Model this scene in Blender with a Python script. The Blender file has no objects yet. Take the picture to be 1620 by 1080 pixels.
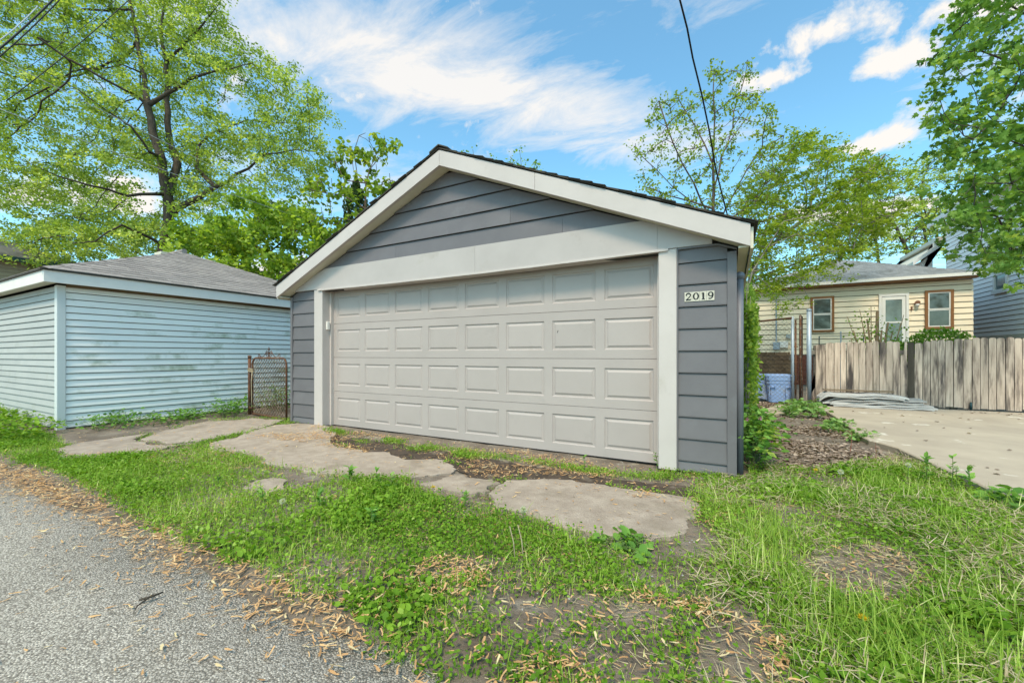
import bpy, math, random
import numpy as np
from mathutils import Vector, Matrix

rng = np.random.default_rng(7)
random.seed(7)
scene = bpy.context.scene
COL = scene.collection

# ------------------------------------------------------------------ camera
FPX, CX, HY = 643.0, 810.0, 561.0            # focal length (px of 1620), principal column, horizon row
TH = math.atan(345.4 / 643)
FW = (-math.sin(TH), math.cos(TH)); RT = (math.cos(TH), math.sin(TH))
CAM = (0.648, -4.20, 1.11)
cam = bpy.data.cameras.new('camera'); camo = bpy.data.objects.new('camera', cam); COL.objects.link(camo)
cam.sensor_width = 36; cam.lens = 36 * FPX / 1620
cam.shift_y = (HY - 540) / 1620
cam.clip_start = 0.05; cam.clip_end = 3000
camo.location = CAM
camo.rotation_euler = (math.radians(90), 0, TH)
scene.camera = camo

# ------------------------------------------------------------------ sky, sun, exposure
SUN_DIR = Vector((0.07, -0.57, 0.82)).normalized()
elev = math.asin(SUN_DIR.z); azim = math.atan2(SUN_DIR.x, SUN_DIR.y)
world = bpy.data.worlds.new('World'); scene.world = world; world.use_nodes = True
def build_sky():
    nt = world.node_tree; N = nt.nodes; L = nt.links; N.clear()
    out = N.new('ShaderNodeOutputWorld'); bg = N.new('ShaderNodeBackground')
    sky = N.new('ShaderNodeTexSky'); sky.sky_type = 'NISHITA'; sky.sun_disc = False
    sky.sun_elevation = elev; sky.sun_rotation = azim; sky.air_density = 1.0; sky.dust_density = 1.6; sky.ozone_density = 1.5
    tc = N.new('ShaderNodeTexCoord')
    sep = N.new('ShaderNodeSeparateXYZ'); L.new(tc.outputs['Generated'], sep.inputs[0])
    def m(op, a, b=None, c=None, clamp=False):
        n = N.new('ShaderNodeMath'); n.operation = op; n.use_clamp = clamp
        for i, v in enumerate((a, b, c)):
            if v is None: continue
            if isinstance(v, (int, float)): n.inputs[i].default_value = v
            else: L.new(v, n.inputs[i])
        return n.outputs[0]
    z = m('ADD', m('MAXIMUM', sep.outputs[2], 0.0), 0.06)
    u = m('DIVIDE', sep.outputs[0], z); v = m('DIVIDE', sep.outputs[1], z)
    cmb = N.new('ShaderNodeCombineXYZ'); L.new(u, cmb.inputs[0]); L.new(v, cmb.inputs[1])
    def noise(scale, detail, rough, loc=(0, 0, 0), rot=0, sc=(1, 1, 1), dist=0.0):
        mp = N.new('ShaderNodeMapping'); L.new(cmb.outputs[0], mp.inputs[0])
        mp.inputs[1].default_value = loc; mp.inputs[2].default_value = (0, 0, rot); mp.inputs[3].default_value = sc
        n = N.new('ShaderNodeTexNoise'); n.noise_dimensions = '2D'
        n.inputs['Scale'].default_value = scale; n.inputs['Detail'].default_value = detail
        n.inputs['Roughness'].default_value = rough; n.inputs['Distortion'].default_value = dist
        L.new(mp.outputs[0], n.inputs['Vector']); return n.outputs[0]
    def blob(cx, cy, rx, ry, ang):
        ca, sa = math.cos(ang), math.sin(ang)
        du = m('SUBTRACT', u, cx); dv = m('SUBTRACT', v, cy)
        a = m('DIVIDE', m('ADD', m('MULTIPLY', du, ca), m('MULTIPLY', dv, sa)), rx)
        b = m('DIVIDE', m('SUBTRACT', m('MULTIPLY', dv, ca), m('MULTIPLY', du, sa)), ry)
        d = m('SQRT', m('ADD', m('MULTIPLY', a, a), m('MULTIPLY', b, b)))
        return m('SUBTRACT', 1.0, d, clamp=True)
    # thin high cloud: one long veil in view and noise streaks all over the sky
    wis = noise(2.4, 9, 0.66, (3.1, 1.7, 0), -0.92, (0.8, 1.5, 1), 0.35)
    ang = math.atan2(1.05, 0.8)
    band = m('ADD', blob(-0.80, 1.12, 1.25, 0.36, ang), m('MULTIPLY', blob(-1.15, 2.1, 1.5, 0.55, ang), 0.55))
    band = m('ADD', band, m('MULTIPLY', blob(-0.35, 0.75, 0.5, 0.16, ang), 0.5))
    cir = m('ADD', m('MULTIPLY', m('SUBTRACT', wis, 0.5), 2.1), m('MULTIPLY', band, 1.0))
    cir = m('MULTIPLY', m('SUBTRACT', cir, 0.10), 1.3, clamp=True)
    cir = m('MULTIPLY', cir, 0.92)
    # small fair-weather heaps
    nb = N.new('ShaderNodeTexNoise'); nb.inputs['Scale'].default_value = 10.5; nb.inputs['Detail'].default_value = 9; nb.inputs['Roughness'].default_value = 0.62; nb.inputs['Distortion'].default_value = 0.25
    L.new(tc.outputs['Generated'], nb.inputs['Vector']); bil = nb.outputs[0]
    bil2 = noise(0.8, 2, 0.5, (7.3, 2.2, 0))
    spots = None
    for b in ((0.235, 1.40, 0.22, 0.12, 0.3), (0.13, 1.56, 0.16, 0.085, 0.2), (0.40, 1.63, 0.28, 0.12, 0.2), (0.52, 2.14, 0.15, 0.15, 0.3),
              (0.40, 2.15, 0.13, 0.08, 0.1), (0.62, 1.50, 0.2, 0.1, 0.4), (0.7, 2.95, 0.85, 0.24, 0.1), (-1.15, 2.75, 0.6, 0.32, 1.0),
              (-0.62, 2.35, 0.2, 0.3, 0.6), (-3.6, 2.3, 1.6, 0.8, 0.9), (-3.2, 0.7, 1.3, 0.5, 0.4), (1.8, 3.6, 1.4, 0.5, 0.2)):
        k = blob(*b); spots = k if spots is None else m('MAXIMUM', spots, k)
    heap = m('ADD', m('MULTIPLY', m('SUBTRACT', bil, 0.5), 4.2), m('MULTIPLY', spots, 1.3))
    far = m('MULTIPLY', m('SUBTRACT', bil2, 0.56), 1.2)
    heap = m('MULTIPLY', m('SUBTRACT', m('ADD', heap, far), 0.42), 1.7, clamp=True)
    cov = m('MAXIMUM', cir, heap)
    # the blue of the air
    hs = N.new('ShaderNodeMix'); hs.data_type = 'RGBA'; hs.blend_type = 'MULTIPLY'; hs.inputs[0].default_value = 1.0
    L.new(sky.outputs[0], hs.inputs[6]); hs.inputs[7].default_value = (1.24, 1.90, 1.80, 1)
    mx = N.new('ShaderNodeMix'); mx.data_type = 'RGBA'
    L.new(cov, mx.inputs[0]); L.new(hs.outputs[2], mx.inputs[6]); mx.inputs[7].default_value = (6.0, 5.75, 5.45, 1)
    L.new(mx.outputs[2], bg.inputs[0]); bg.inputs[1].default_value = 0.15
    L.new(bg.outputs[0], out.inputs[0])
build_sky()
sun = bpy.data.lights.new('sun', 'SUN'); suno = bpy.data.objects.new('sun', sun); COL.objects.link(suno)
sun.energy = 3.1; sun.angle = math.radians(12); sun.color = (1.0, 0.84, 0.64)
suno.rotation_euler = (-SUN_DIR).to_track_quat('-Z', 'Y').to_euler()
vs = scene.view_settings; vs.view_transform = 'Standard'; vs.look = 'None'; vs.gamma = 1.0; vs.use_curve_mapping = False
vs.exposure = 0.17
scene.cycles.max_bounces = 6; scene.cycles.diffuse_bounces = 3; scene.cycles.transmission_bounces = 4; scene.cycles.transparent_max_bounces = 6

# ------------------------------------------------------------------ pixel -> place
def ray(px, py):
    a = (px - CX) / FPX; b = (HY - py) / FPX
    return (FW[0] + a * RT[0], FW[1] + a * RT[1], b)
def at(px, py, f): d = ray(px, py); return Vector([CAM[i] + f * d[i] for i in range(3)])
def onZ(px, py, Z=0.0): d = ray(px, py); t = (Z - CAM[2]) / d[2]; return Vector([CAM[i] + t * d[i] for i in range(3)])
def onY(px, py, Y): d = ray(px, py); t = (Y - CAM[1]) / d[1]; return Vector([CAM[i] + t * d[i] for i in range(3)])
def onX(px, py, X): d = ray(px, py); t = (X - CAM[0]) / d[0]; return Vector([CAM[i] + t * d[i] for i in range(3)])
def G2(pts): return np.array([onZ(x, y)[:2] for x, y in pts])

# ------------------------------------------------------------------ materials
def mk(name, c1, c2=None, scale=4.0, rough=0.7, stretch=(1, 1, 1), bump=0.0, bscale=None, rand=0.0, c3=None, s3=1.0, t3=(0.55, 0.7),
       spec=0.3, metal=0.0, detail=5, coords='Object', contrast=(0.35, 0.65), bstretch=None):
    m = bpy.data.materials.new(name); m.use_nodes = True
    nt = m.node_tree; N = nt.nodes; L = nt.links
    p = N['Principled BSDF']; p.inputs['Roughness'].default_value = rough; p.inputs['Metallic'].default_value = metal
    p.inputs['Specular IOR Level'].default_value = spec
    tc = N.new('ShaderNodeTexCoord'); src = tc.outputs['Object']
    if coords == 'World': src = N.new('ShaderNodeNewGeometry').outputs['Position']
    oi = N.new('ShaderNodeObjectInfo')
    def vec(st):
        mp = N.new('ShaderNodeMapping'); L.new(src, mp.inputs[0]); mp.inputs[3].default_value = st
        if rand:
            sc_ = N.new('ShaderNodeVectorMath'); sc_.operation = 'SCALE'; cb = N.new('ShaderNodeCombineXYZ')
            for i in range(3): L.new(oi.outputs['Random'], cb.inputs[i])
            L.new(cb.outputs[0], sc_.inputs[0]); sc_.inputs[3].default_value = 37.0
            L.new(sc_.outputs[0], mp.inputs[1])
        return mp.outputs[0]
    def noise(sc, st, det=detail):
        n = N.new('ShaderNodeTexNoise'); n.inputs['Scale'].default_value = sc; n.inputs['Detail'].default_value = det
        n.inputs['Roughness'].default_value = 0.62
        L.new(vec(st), n.inputs['Vector']); return n.outputs[0]
    def ramp(v, a, b):
        r = N.new('ShaderNodeMapRange'); r.inputs[1].default_value = a; r.inputs[2].default_value = b; L.new(v, r.inputs[0]); return r.outputs[0]
    def mix(f, A, B, mode='MIX'):
        x = N.new('ShaderNodeMix'); x.data_type = 'RGBA'; x.blend_type = mode
        if isinstance(f, float): x.inputs[0].default_value = f
        else: L.new(f, x.inputs[0])
        for k, q in ((6, A), (7, B)):
            if isinstance(q, tuple): x.inputs[k].default_value = (*q[:3], 1)
            else: L.new(q, x.inputs[k])
        return x.outputs[2]
    col = c1
    if c2 is not None: col = mix(ramp(noise(scale, stretch), *contrast), c1, c2)
    if c3 is not None: col = mix(ramp(noise(s3, stretch), *t3), col, c3)
    if rand:
        r = N.new('ShaderNodeMapRange'); r.inputs[3].default_value = 1 - rand; r.inputs[4].default_value = 1 + rand
        L.new(oi.outputs['Random'], r.inputs[0])
        cb = N.new('ShaderNodeCombineColor')
        for i in range(3): L.new(r.outputs[0], cb.inputs[i])
        col = mix(1.0, col, cb.outputs[0], 'MULTIPLY')
    if isinstance(col, tuple): p.inputs['Base Color'].default_value = (*col[:3], 1)
    else: L.new(col, p.inputs['Base Color'])
    if bump:
        b = N.new('ShaderNodeBump'); b.inputs['Strength'].default_value = 1.0; b.inputs['Distance'].default_value = bump
        L.new(noise(bscale or scale * 4, bstretch or stretch), b.inputs['Height']); L.new(b.outputs[0], p.inputs['Normal'])
    return m

def leafmat(name, a, b, c=None, trans=0.5, rough=0.55, gain=1.0):
    a, b = [tuple(min(.7, v * gain) for v in q) for q in (a, b)]; c = tuple(min(.7, v * gain) for v in c) if c else None
    m = bpy.data.materials.new(name); m.use_nodes = True
    nt = m.node_tree; N = nt.nodes; L = nt.links
    p = N['Principled BSDF']; out = N['Material Output']; p.inputs['Roughness'].default_value = rough; p.inputs['Specular IOR Level'].default_value = 0.14
    at_ = N.new('ShaderNodeAttribute'); at_.attribute_name = 'tint'
    r = N.new('ShaderNodeValToRGB'); e = r.color_ramp.elements
    e[0].position = 0; e[0].color = (*a, 1); e[1].position = 0.75 if c else 1; e[1].color = (*b, 1)
    if c: q = e.new(1.0); q.color = (*c, 1)
    L.new(at_.outputs['Fac'], r.inputs[0]); L.new(r.outputs[0], p.inputs['Base Color'])
    t = N.new('ShaderNodeBsdfTranslucent')
    mu = N.new('ShaderNodeMix'); mu.data_type = 'RGBA'; mu.blend_type = 'MULTIPLY'; mu.inputs[0].default_value = 1
    L.new(r.outputs[0], mu.inputs[6]); mu.inputs[7].default_value = (1.5, 1.5, 0.5, 1); L.new(mu.outputs[2], t.inputs[0])
    ms = N.new('ShaderNodeMixShader'); ms.inputs[0].default_value = trans
    L.new(p.outputs[0], ms.inputs[1]); L.new(t.outputs[0], ms.inputs[2]); L.new(ms.outputs[0], out.inputs[0])
    return m

M = {}
M['door'] = mk('door_paint', (0.42, 0.352, 0.327), (0.39, 0.327, 0.303), 1.3, 0.45, bump=0.0006, bscale=26, bstretch=(1, 1, 7), c3=(0.33, 0.285, 0.26), s3=2.2, t3=(0.62, 0.85), rand=0.02)
M['trim'] = mk('white_trim', (0.545, 0.468, 0.435), (0.505, 0.432, 0.40), 2.0, 0.42, bump=0.004, bscale=2.6, c3=(0.41, 0.35, 0.295), s3=3.0, t3=(0.66, 0.86), rand=0.03)
M['headertrim'] = mk('shaded_weathered_header_metal', (0.46, 0.398, 0.375), (0.42, 0.362, 0.34), 2.0, 0.42, bump=0.005, bscale=2.2, c3=(0.35, 0.295, 0.245), s3=2.4, t3=(0.58, 0.8), rand=0.03)  # trim metal with shade under the gable painted in; the stains are its own
M['soffit'] = mk('cream_soffit', (0.66, 0.61, 0.50), (0.58, 0.52, 0.40), 3.0, 0.6, bump=0.002, bscale=5)
M['grey'] = mk('grey_siding_paint', (0.158, 0.141, 0.146), (0.135, 0.120, 0.125), 1.6, 0.42, bump=0.0008, bscale=20, bstretch=(1, 1, 9), rand=0.05, c3=(0.185, 0.173, 0.18), s3=2.0, t3=(0.6, 0.8))
M['greypost'] = mk('grey_post_paint', (0.17, 0.165, 0.185), (0.14, 0.14, 0.16), 5, 0.4, bump=0.001)
M['core'] = mk('shadow_line_sheathing', (0.030, 0.027, 0.024), (0.045, 0.040, 0.034), 3, 0.9)  # near-black on purpose: shows in the board gaps as painted shadow lines
M['core2'] = mk('shadow_line_backing', (0.075, 0.082, 0.072), (0.10, 0.105, 0.09), 3, 0.9)  # dark greenish, stands in for shadow between the boards
M['core3'] = mk('brown_backing', (0.15, 0.10, 0.05), (0.19, 0.13, 0.07), 3, 0.9)  # brown stand-in for the shadow lines under the yellow boards
M['shingle'] = mk('grey_shingle', (0.32, 0.27, 0.245), (0.24, 0.205, 0.188), 14, 0.9, bump=0.006, bscale=70, rand=0.16, detail=8, c3=(0.36, 0.30, 0.265), s3=1.2)
M['shingle_dk'] = mk('dark_shingle', (0.05, 0.045, 0.04), (0.09, 0.08, 0.062), 12, 0.95, bump=0.008, bscale=60, rand=0.25)
M['darkwood'] = mk('dark_eave_wood', (0.035, 0.027, 0.02), (0.06, 0.048, 0.035), 8, 0.8, bump=0.004)
M['blue'] = mk('pale_blue_siding', (0.90, 0.86, 0.81), (0.85, 0.815, 0.77), 1.2, 0.5, coords='World', c3=(0.33, 0.35, 0.20), s3=1.3, t3=(0.56, 0.74), rand=0.03, bump=0.001, bscale=8, bstretch=(1, 1, 6))  # side-wall copy, lightened to make up for little sun there; green stains are real
M['bluefront'] = mk('sun_toned_blue_siding', (0.43, 0.425, 0.405), (0.39, 0.39, 0.375), 1.6, 0.55, coords='World', rand=0.03, c3=(0.34, 0.335, 0.28), s3=2.2, t3=(0.6, 0.8), bump=0.001, bscale=8)  # same siding as the side wall, toned down to offset sun on the front
M['bluepost'] = mk('blue_corner_post', (0.62, 0.63, 0.615), (0.64, 0.645, 0.63), 2, 0.45)
M['yellow'] = mk('cream_yellow_siding', (0.93, 0.75, 0.55), (0.89, 0.71, 0.51), 2, 0.6, rand=0.04)
M['brown'] = mk('brown_trim', (0.30, 0.125, 0.04), (0.24, 0.10, 0.035), 6, 0.55)
M['white'] = mk('white_paint', (0.80, 0.73, 0.67), (0.75, 0.685, 0.63), 4, 0.5)
M['whitesiding'] = mk('white_siding', (0.95, 0.87, 0.82), (0.90, 0.83, 0.79), 2, 0.5, rand=0.02)
M['tansiding'] = mk('tan_siding', (0.40, 0.32, 0.22), (0.36, 0.285, 0.20), 3, 0.6, rand=0.03)
M['roofgrey'] = mk('weathered_grey_roof', (0.30, 0.30, 0.30), (0.22, 0.22, 0.22), 5, 0.9, rand=0.10, c3=(0.17, 0.17, 0.16), s3=1.2)
M['roofdark'] = mk('mottled_dark_roof', (0.075, 0.072, 0.07), (0.17, 0.16, 0.15), 0.9, 0.9, stretch=(1, 2.5, 2.5), rand=0.1, detail=7)
M['green_gutter'] = mk('dark_teal_gutter', (0.02, 0.055, 0.06), None, rough=0.4)
M['glass'] = mk('window_glass', (0.035, 0.04, 0.04), (0.10, 0.11, 0.10), 2.0, 0.06, spec=0.7)
M['glass_lt'] = mk('storm_door_glass', (0.20, 0.24, 0.22), (0.12, 0.15, 0.14), 3.0, 0.08, spec=0.6)
M['plate_in'] = mk('pale_interior', (0.45, 0.46, 0.44), None, rough=0.5)
M['brick'] = mk('red_brick', (0.20, 0.062, 0.040), (0.14, 0.045, 0.03), 6, 0.9, rand=0.2, bump=0.004)
M['stone'] = mk('brown_foundation', (0.20, 0.12, 0.062), (0.11, 0.066, 0.04), 3, 0.9, bump=0.02, bscale=6, rand=0.25)
M['mortar'] = mk('mortar', (0.24, 0.20, 0.16), (0.17, 0.14, 0.11), 6, 0.95)
M['plank'] = mk('weathered_picket', (0.66, 0.50, 0.39), (0.37, 0.265, 0.205), 3.0, 0.85, stretch=(5, 5, 0.55), rand=0.17, bump=0.004, bscale=14, bstretch=(6, 6, 0.5), c3=(0.085, 0.064, 0.057), s3=1.5, t3=(0.50, 0.66))
M['plank_dk'] = mk('dark_picket', (0.085, 0.066, 0.05), (0.055, 0.043, 0.033), 3.0, 0.9, stretch=(5, 5, 0.55), bump=0.004, bscale=14)
M['rail'] = mk('fence_rail_wood', (0.20, 0.165, 0.135), (0.13, 0.105, 0.085), 4, 0.9, stretch=(0.5, 5, 5))
M['rust'] = mk('rusty_steel', (0.17, 0.068, 0.032), (0.085, 0.042, 0.027), 14, 0.8, bump=0.002, c3=(0.24, 0.20, 0.17), s3=9, t3=(0.58, 0.68))
M['galv'] = mk('galvanised_wire', (0.36, 0.35, 0.33), (0.24, 0.19, 0.15), 6, 0.5, metal=0.6, c3=(0.19, 0.10, 0.06), s3=4, t3=(0.5, 0.7))
M['rustwire'] = mk('rusty_wire', (0.24, 0.17, 0.12), (0.13, 0.075, 0.05), 7, 0.7, metal=0.2)
M['galvpost'] = mk('galvanised_post', (0.40, 0.44, 0.50), (0.33, 0.37, 0.43), 5, 0.45, metal=0.3)
M['mosspost'] = mk('mossy_wood_post', (0.10, 0.12, 0.06), (0.06, 0.06, 0.035), 9, 0.9, bump=0.006)
M['rope'] = mk('tan_rope', (0.42, 0.33, 0.22), (0.32, 0.25, 0.17), 30, 0.9)
M['binblue'] = mk('slate_blue_plastic', (0.30, 0.42, 0.70), (0.26, 0.375, 0.64), 3, 0.55, c3=(0.38, 0.42, 0.50), s3=4)
M['sheet'] = mk('grey_weathered_sheet', (0.50, 0.47, 0.45), (0.36, 0.335, 0.32), 4, 0.85, stretch=(0.6, 3, 8), bump=0.006, bscale=9, rand=0.22)
M['board'] = mk('brown_board', (0.22, 0.16, 0.10), (0.15, 0.105, 0.065), 4, 0.85)
M['cable'] = mk('black_cable', (0.012, 0.012, 0.012), None, rough=0.6)
M['cable_lt'] = mk('pale_aluminium_wire', (0.45, 0.45, 0.46), None, rough=0.4, metal=0.3)
M['bark'] = mk('grey_brown_bark', (0.085, 0.065, 0.048), (0.045, 0.035, 0.027), 5, 0.95, stretch=(2, 2, 0.6), bump=0.02, bscale=10)
M['twig'] = mk('reddish_twig', (0.15, 0.10, 0.075), (0.09, 0.062, 0.048), 5, 0.9)
M['vine'] = mk('pale_grey_vine', (0.30, 0.26, 0.23), (0.20, 0.165, 0.145), 5, 0.9)
M['digit'] = mk('black_numeral', (0.012, 0.012, 0.012), None, rough=0.4)
M['tile'] = mk('ivory_number_tile', (0.60, 0.54, 0.45), (0.52, 0.47, 0.385), 20, 0.45)
M['lamp'] = mk('porch_lamp_metal', (0.20, 0.08, 0.04), None, rough=0.5)
M['maple'] = leafmat('maple_leaf', (0.040, 0.066, 0.014), (0.142, 0.178, 0.042), (0.26, 0.275, 0.10), gain=2.6)
M['bright'] = leafmat('bright_green_leaf', (0.042, 0.074, 0.010), (0.130, 0.180, 0.026), (0.22, 0.255, 0.06), gain=2.3)
M['catalpa'] = leafmat('catalpa_leaf', (0.055, 0.085, 0.012), (0.13, 0.18, 0.022), (0.21, 0.23, 0.045), gain=1.9)
M['near_maple'] = leafmat('near_maple_leaf', (0.034, 0.070, 0.014), (0.090, 0.150, 0.030), (0.17, 0.215, 0.065), trans=0.4, rough=0.45, gain=2.35)
M['locust'] = leafmat('locust_leaf', (0.070, 0.112, 0.012), (0.165, 0.212, 0.028), (0.24, 0.265, 0.06), gain=1.75)
M['shrub'] = leafmat('shrub_leaf', (0.055, 0.10, 0.016), (0.125, 0.19, 0.03), (0.20, 0.25, 0.05), gain=1.9)
M['dkleaf'] = leafmat('dark_evergreen', (0.02, 0.045, 0.012), (0.05, 0.085, 0.02), (0.08, 0.11, 0.03), trans=0.2)
M['grass'] = leafmat('grass_blade', (0.066, 0.115, 0.016), (0.155, 0.205, 0.034), (0.32, 0.30, 0.13), trans=0.35, gain=2.3)
M['clover'] = leafmat('ground_cover_leaf', (0.052, 0.108, 0.008), (0.128, 0.205, 0.018), (0.20, 0.255, 0.06), trans=0.32, gain=1.85)
M['weed'] = leafmat('weed_leaf', (0.045, 0.105, 0.018), (0.105, 0.195, 0.035), (0.16, 0.25, 0.06), trans=0.32, gain=1.8)
M['rhubarb'] = leafmat('pale_green_leaf', (0.10, 0.19, 0.05), (0.20, 0.31, 0.09), (0.28, 0.38, 0.13), trans=0.3, gain=1.25)
M['samara'] = leafmat('tan_maple_key', (0.33, 0.17, 0.075), (0.52, 0.31, 0.15), (0.62, 0.42, 0.24), trans=0.15, rough=0.7, gain=1.3)
M['deadleaf'] = leafmat('brown_dead_leaf', (0.14, 0.098, 0.075), (0.28, 0.205, 0.16), (0.46, 0.355, 0.28), trans=0.1, rough=0.8, gain=1.15)
M['straw'] = leafmat('dry_straw', (0.38, 0.29, 0.18), (0.60, 0.49, 0.33), trans=0.2)
M['pink'] = leafmat('pink_petal', (0.50, 0.12, 0.34), (0.62, 0.22, 0.46), trans=0.3)
M['yellowp'] = leafmat('yellow_petal', (0.60, 0.42, 0.02), (0.70, 0.5, 0.04), trans=0.2)
M['puff'] = leafmat('dandelion_fluff', (0.60, 0.60, 0.56), (0.72, 0.72, 0.68), trans=0.5)
M['stemgreen'] = mk('green_stem', (0.10, 0.15, 0.04), None, rough=0.6)
M['stemred'] = mk('reddish_stem', (0.26, 0.10, 0.07), None, rough=0.7)
M['cutwood'] = mk('trimmed_branch', (0.30, 0.19, 0.10), (0.20, 0.125, 0.07), 8, 0.85)
M['pod'] = mk('brown_pod', (0.11, 0.075, 0.045), None, rough=0.8)
M['pebble'] = mk('loose_chip', (0.40, 0.385, 0.36), (0.25, 0.24, 0.23), 40, 0.9)

def ground_mats():
    # soil
    m = mk('bare_soil', (0.25, 0.195, 0.15), (0.135, 0.10, 0.074), 2.3, 0.95, coords='World', bump=0.02, bscale=42, detail=9, c3=(0.33, 0.275, 0.22), s3=3.2, t3=(0.55, 0.72)); M['soil'] = m
    M['humus'] = mk('dark_humus', (0.115, 0.078, 0.055), (0.055, 0.038, 0.028), 6, 0.95, coords='World', bump=0.02, bscale=60, detail=9, c3=(0.20, 0.15, 0.11), s3=5, t3=(0.55, 0.68))
    M['conc'] = mk('old_concrete', (0.44, 0.345, 0.272), (0.33, 0.252, 0.195), 7.0, 0.92, coords='World', bump=0.012, bscale=75, detail=9, c3=(0.28, 0.215, 0.16), s3=2.6, t3=(0.52, 0.70), rand=0.05)
    # exposed-chip asphalt: voronoi stones
    m = bpy.data.materials.new('chip_asphalt'); m.use_nodes = True; nt = m.node_tree; N = nt.nodes; L = nt.links; p = N['Principled BSDF']
    p.inputs['Roughness'].default_value = 0.9; p.inputs['Specular IOR Level'].default_value = 0.25
    geo = N.new('ShaderNodeNewGeometry')
    v = N.new('ShaderNodeTexVoronoi'); v.inputs['Scale'].default_value = 135; v.inputs['Randomness'].default_value = 1; L.new(geo.outputs['Position'], v.inputs['Vector'])
    v2 = N.new('ShaderNodeTexVoronoi'); v2.inputs['Scale'].default_value = 300; L.new(geo.outputs['Position'], v2.inputs['Vector'])
    sp = N.new('ShaderNodeSeparateColor'); L.new(v.outputs['Color'], sp.inputs[0])
    cr = N.new('ShaderNodeValToRGB'); e = cr.color_ramp.elements
    e[0].position = 0.0; e[0].color = (0.20, 0.165, 0.13, 1); e[1].position = 1.0; e[1].color = (0.70, 0.61, 0.51, 1)
    q = e.new(0.35); q.color = (0.42, 0.365, 0.305, 1); q = e.new(0.8); q.color = (0.57, 0.495, 0.42, 1)
    L.new(sp.outputs[0], cr.inputs[0])
    mr = N.new('ShaderNodeMapRange'); mr.inputs[1].default_value = 0.35; mr.inputs[2].default_value = 0.75; L.new(v.outputs['Distance'], mr.inputs[0])
    gap = N.new('ShaderNodeMix'); gap.data_type = 'RGBA'; L.new(mr.outputs[0], gap.inputs[0]); L.new(cr.outputs[0], gap.inputs[6]); gap.inputs[7].default_value = (0.20, 0.17, 0.14, 1)
    n = N.new('ShaderNodeTexNoise'); n.inputs['Scale'].default_value = 0.8; n.inputs['Detail'].default_value = 6; L.new(geo.outputs['Position'], n.inputs['Vector'])
    mr2 = N.new('ShaderNodeMapRange'); mr2.inputs[1].default_value = 0.3; mr2.inputs[2].default_value = 0.7; mr2.inputs[3].default_value = 0.82; mr2.inputs[4].default_value = 1.2; L.new(n.outputs[0], mr2.inputs[0])
    cb = N.new('ShaderNodeCombineColor'); [L.new(mr2.outputs[0], cb.inputs[i]) for i in range(3)]
    mu = N.new('ShaderNodeMix'); mu.data_type = 'RGBA'; mu.blend_type = 'MULTIPLY'; mu.inputs[0].default_value = 1; L.new(gap.outputs[2], mu.inputs[6]); L.new(cb.outputs[0], mu.inputs[7])
    L.new(mu.outputs[2], p.inputs['Base Color'])
    ad = N.new('ShaderNodeMath'); ad.operation = 'ADD'; L.new(v.outputs['Distance'], ad.inputs[0])
    ml = N.new('ShaderNodeMath'); ml.operation = 'MULTIPLY'; ml.inputs[1].default_value = 0.35; L.new(v2.outputs['Distance'], ml.inputs[0]); L.new(ml.outputs[0], ad.inputs[1])
    b = N.new('ShaderNodeBump'); b.invert = True; b.inputs['Distance'].default_value = 0.0045; L.new(ad.outputs[0], b.inputs['Height']); L.new(b.outputs[0], p.inputs['Normal'])
    M['asphalt'] = m
    # pad concrete with pale peeling skim and hairline cracks
    m = mk('pad_concrete', (0.48, 0.385, 0.29), (0.39, 0.31, 0.235), 1.3, 0.92, coords='World', bump=0.003, bscale=50, detail=9, c3=(0.66, 0.58, 0.48), s3=2.3, t3=(0.62, 0.67)); M['pad'] = m
ground_mats()

# ------------------------------------------------------------------ object helpers
def tag(o, label=None, cat=None, group=None, kind=None):
    if label: o['label'] = label
    if cat: o['category'] = cat
    if group: o['group'] = group
    if kind: o['kind'] = kind
    return o
def empty(name, loc=(0, 0, 0), label=None, cat=None, group=None, kind=None):
    o = bpy.data.objects.new(name, None); o.empty_display_size = 0.2; COL.objects.link(o); o.location = loc
    return tag(o, label, cat, group, kind)
def link(name, me, mat, parent=None, smooth=False):
    if mat is not None and not me.materials: me.materials.append(mat)
    if smooth: me.polygons.foreach_set('use_smooth', [True] * len(me.polygons))
    o = bpy.data.objects.new(name, me); COL.objects.link(o)
    if parent is not None:
        o.parent = parent
        o.matrix_parent_inverse = Matrix.Translation(-Vector(wloc(parent)))
    return o
def wloc(p):
    v = Vector(p.location)
    q = p
    while q.parent is not None and not is_ident(q): q = q.parent
    return v
def is_ident(o): return True
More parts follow.
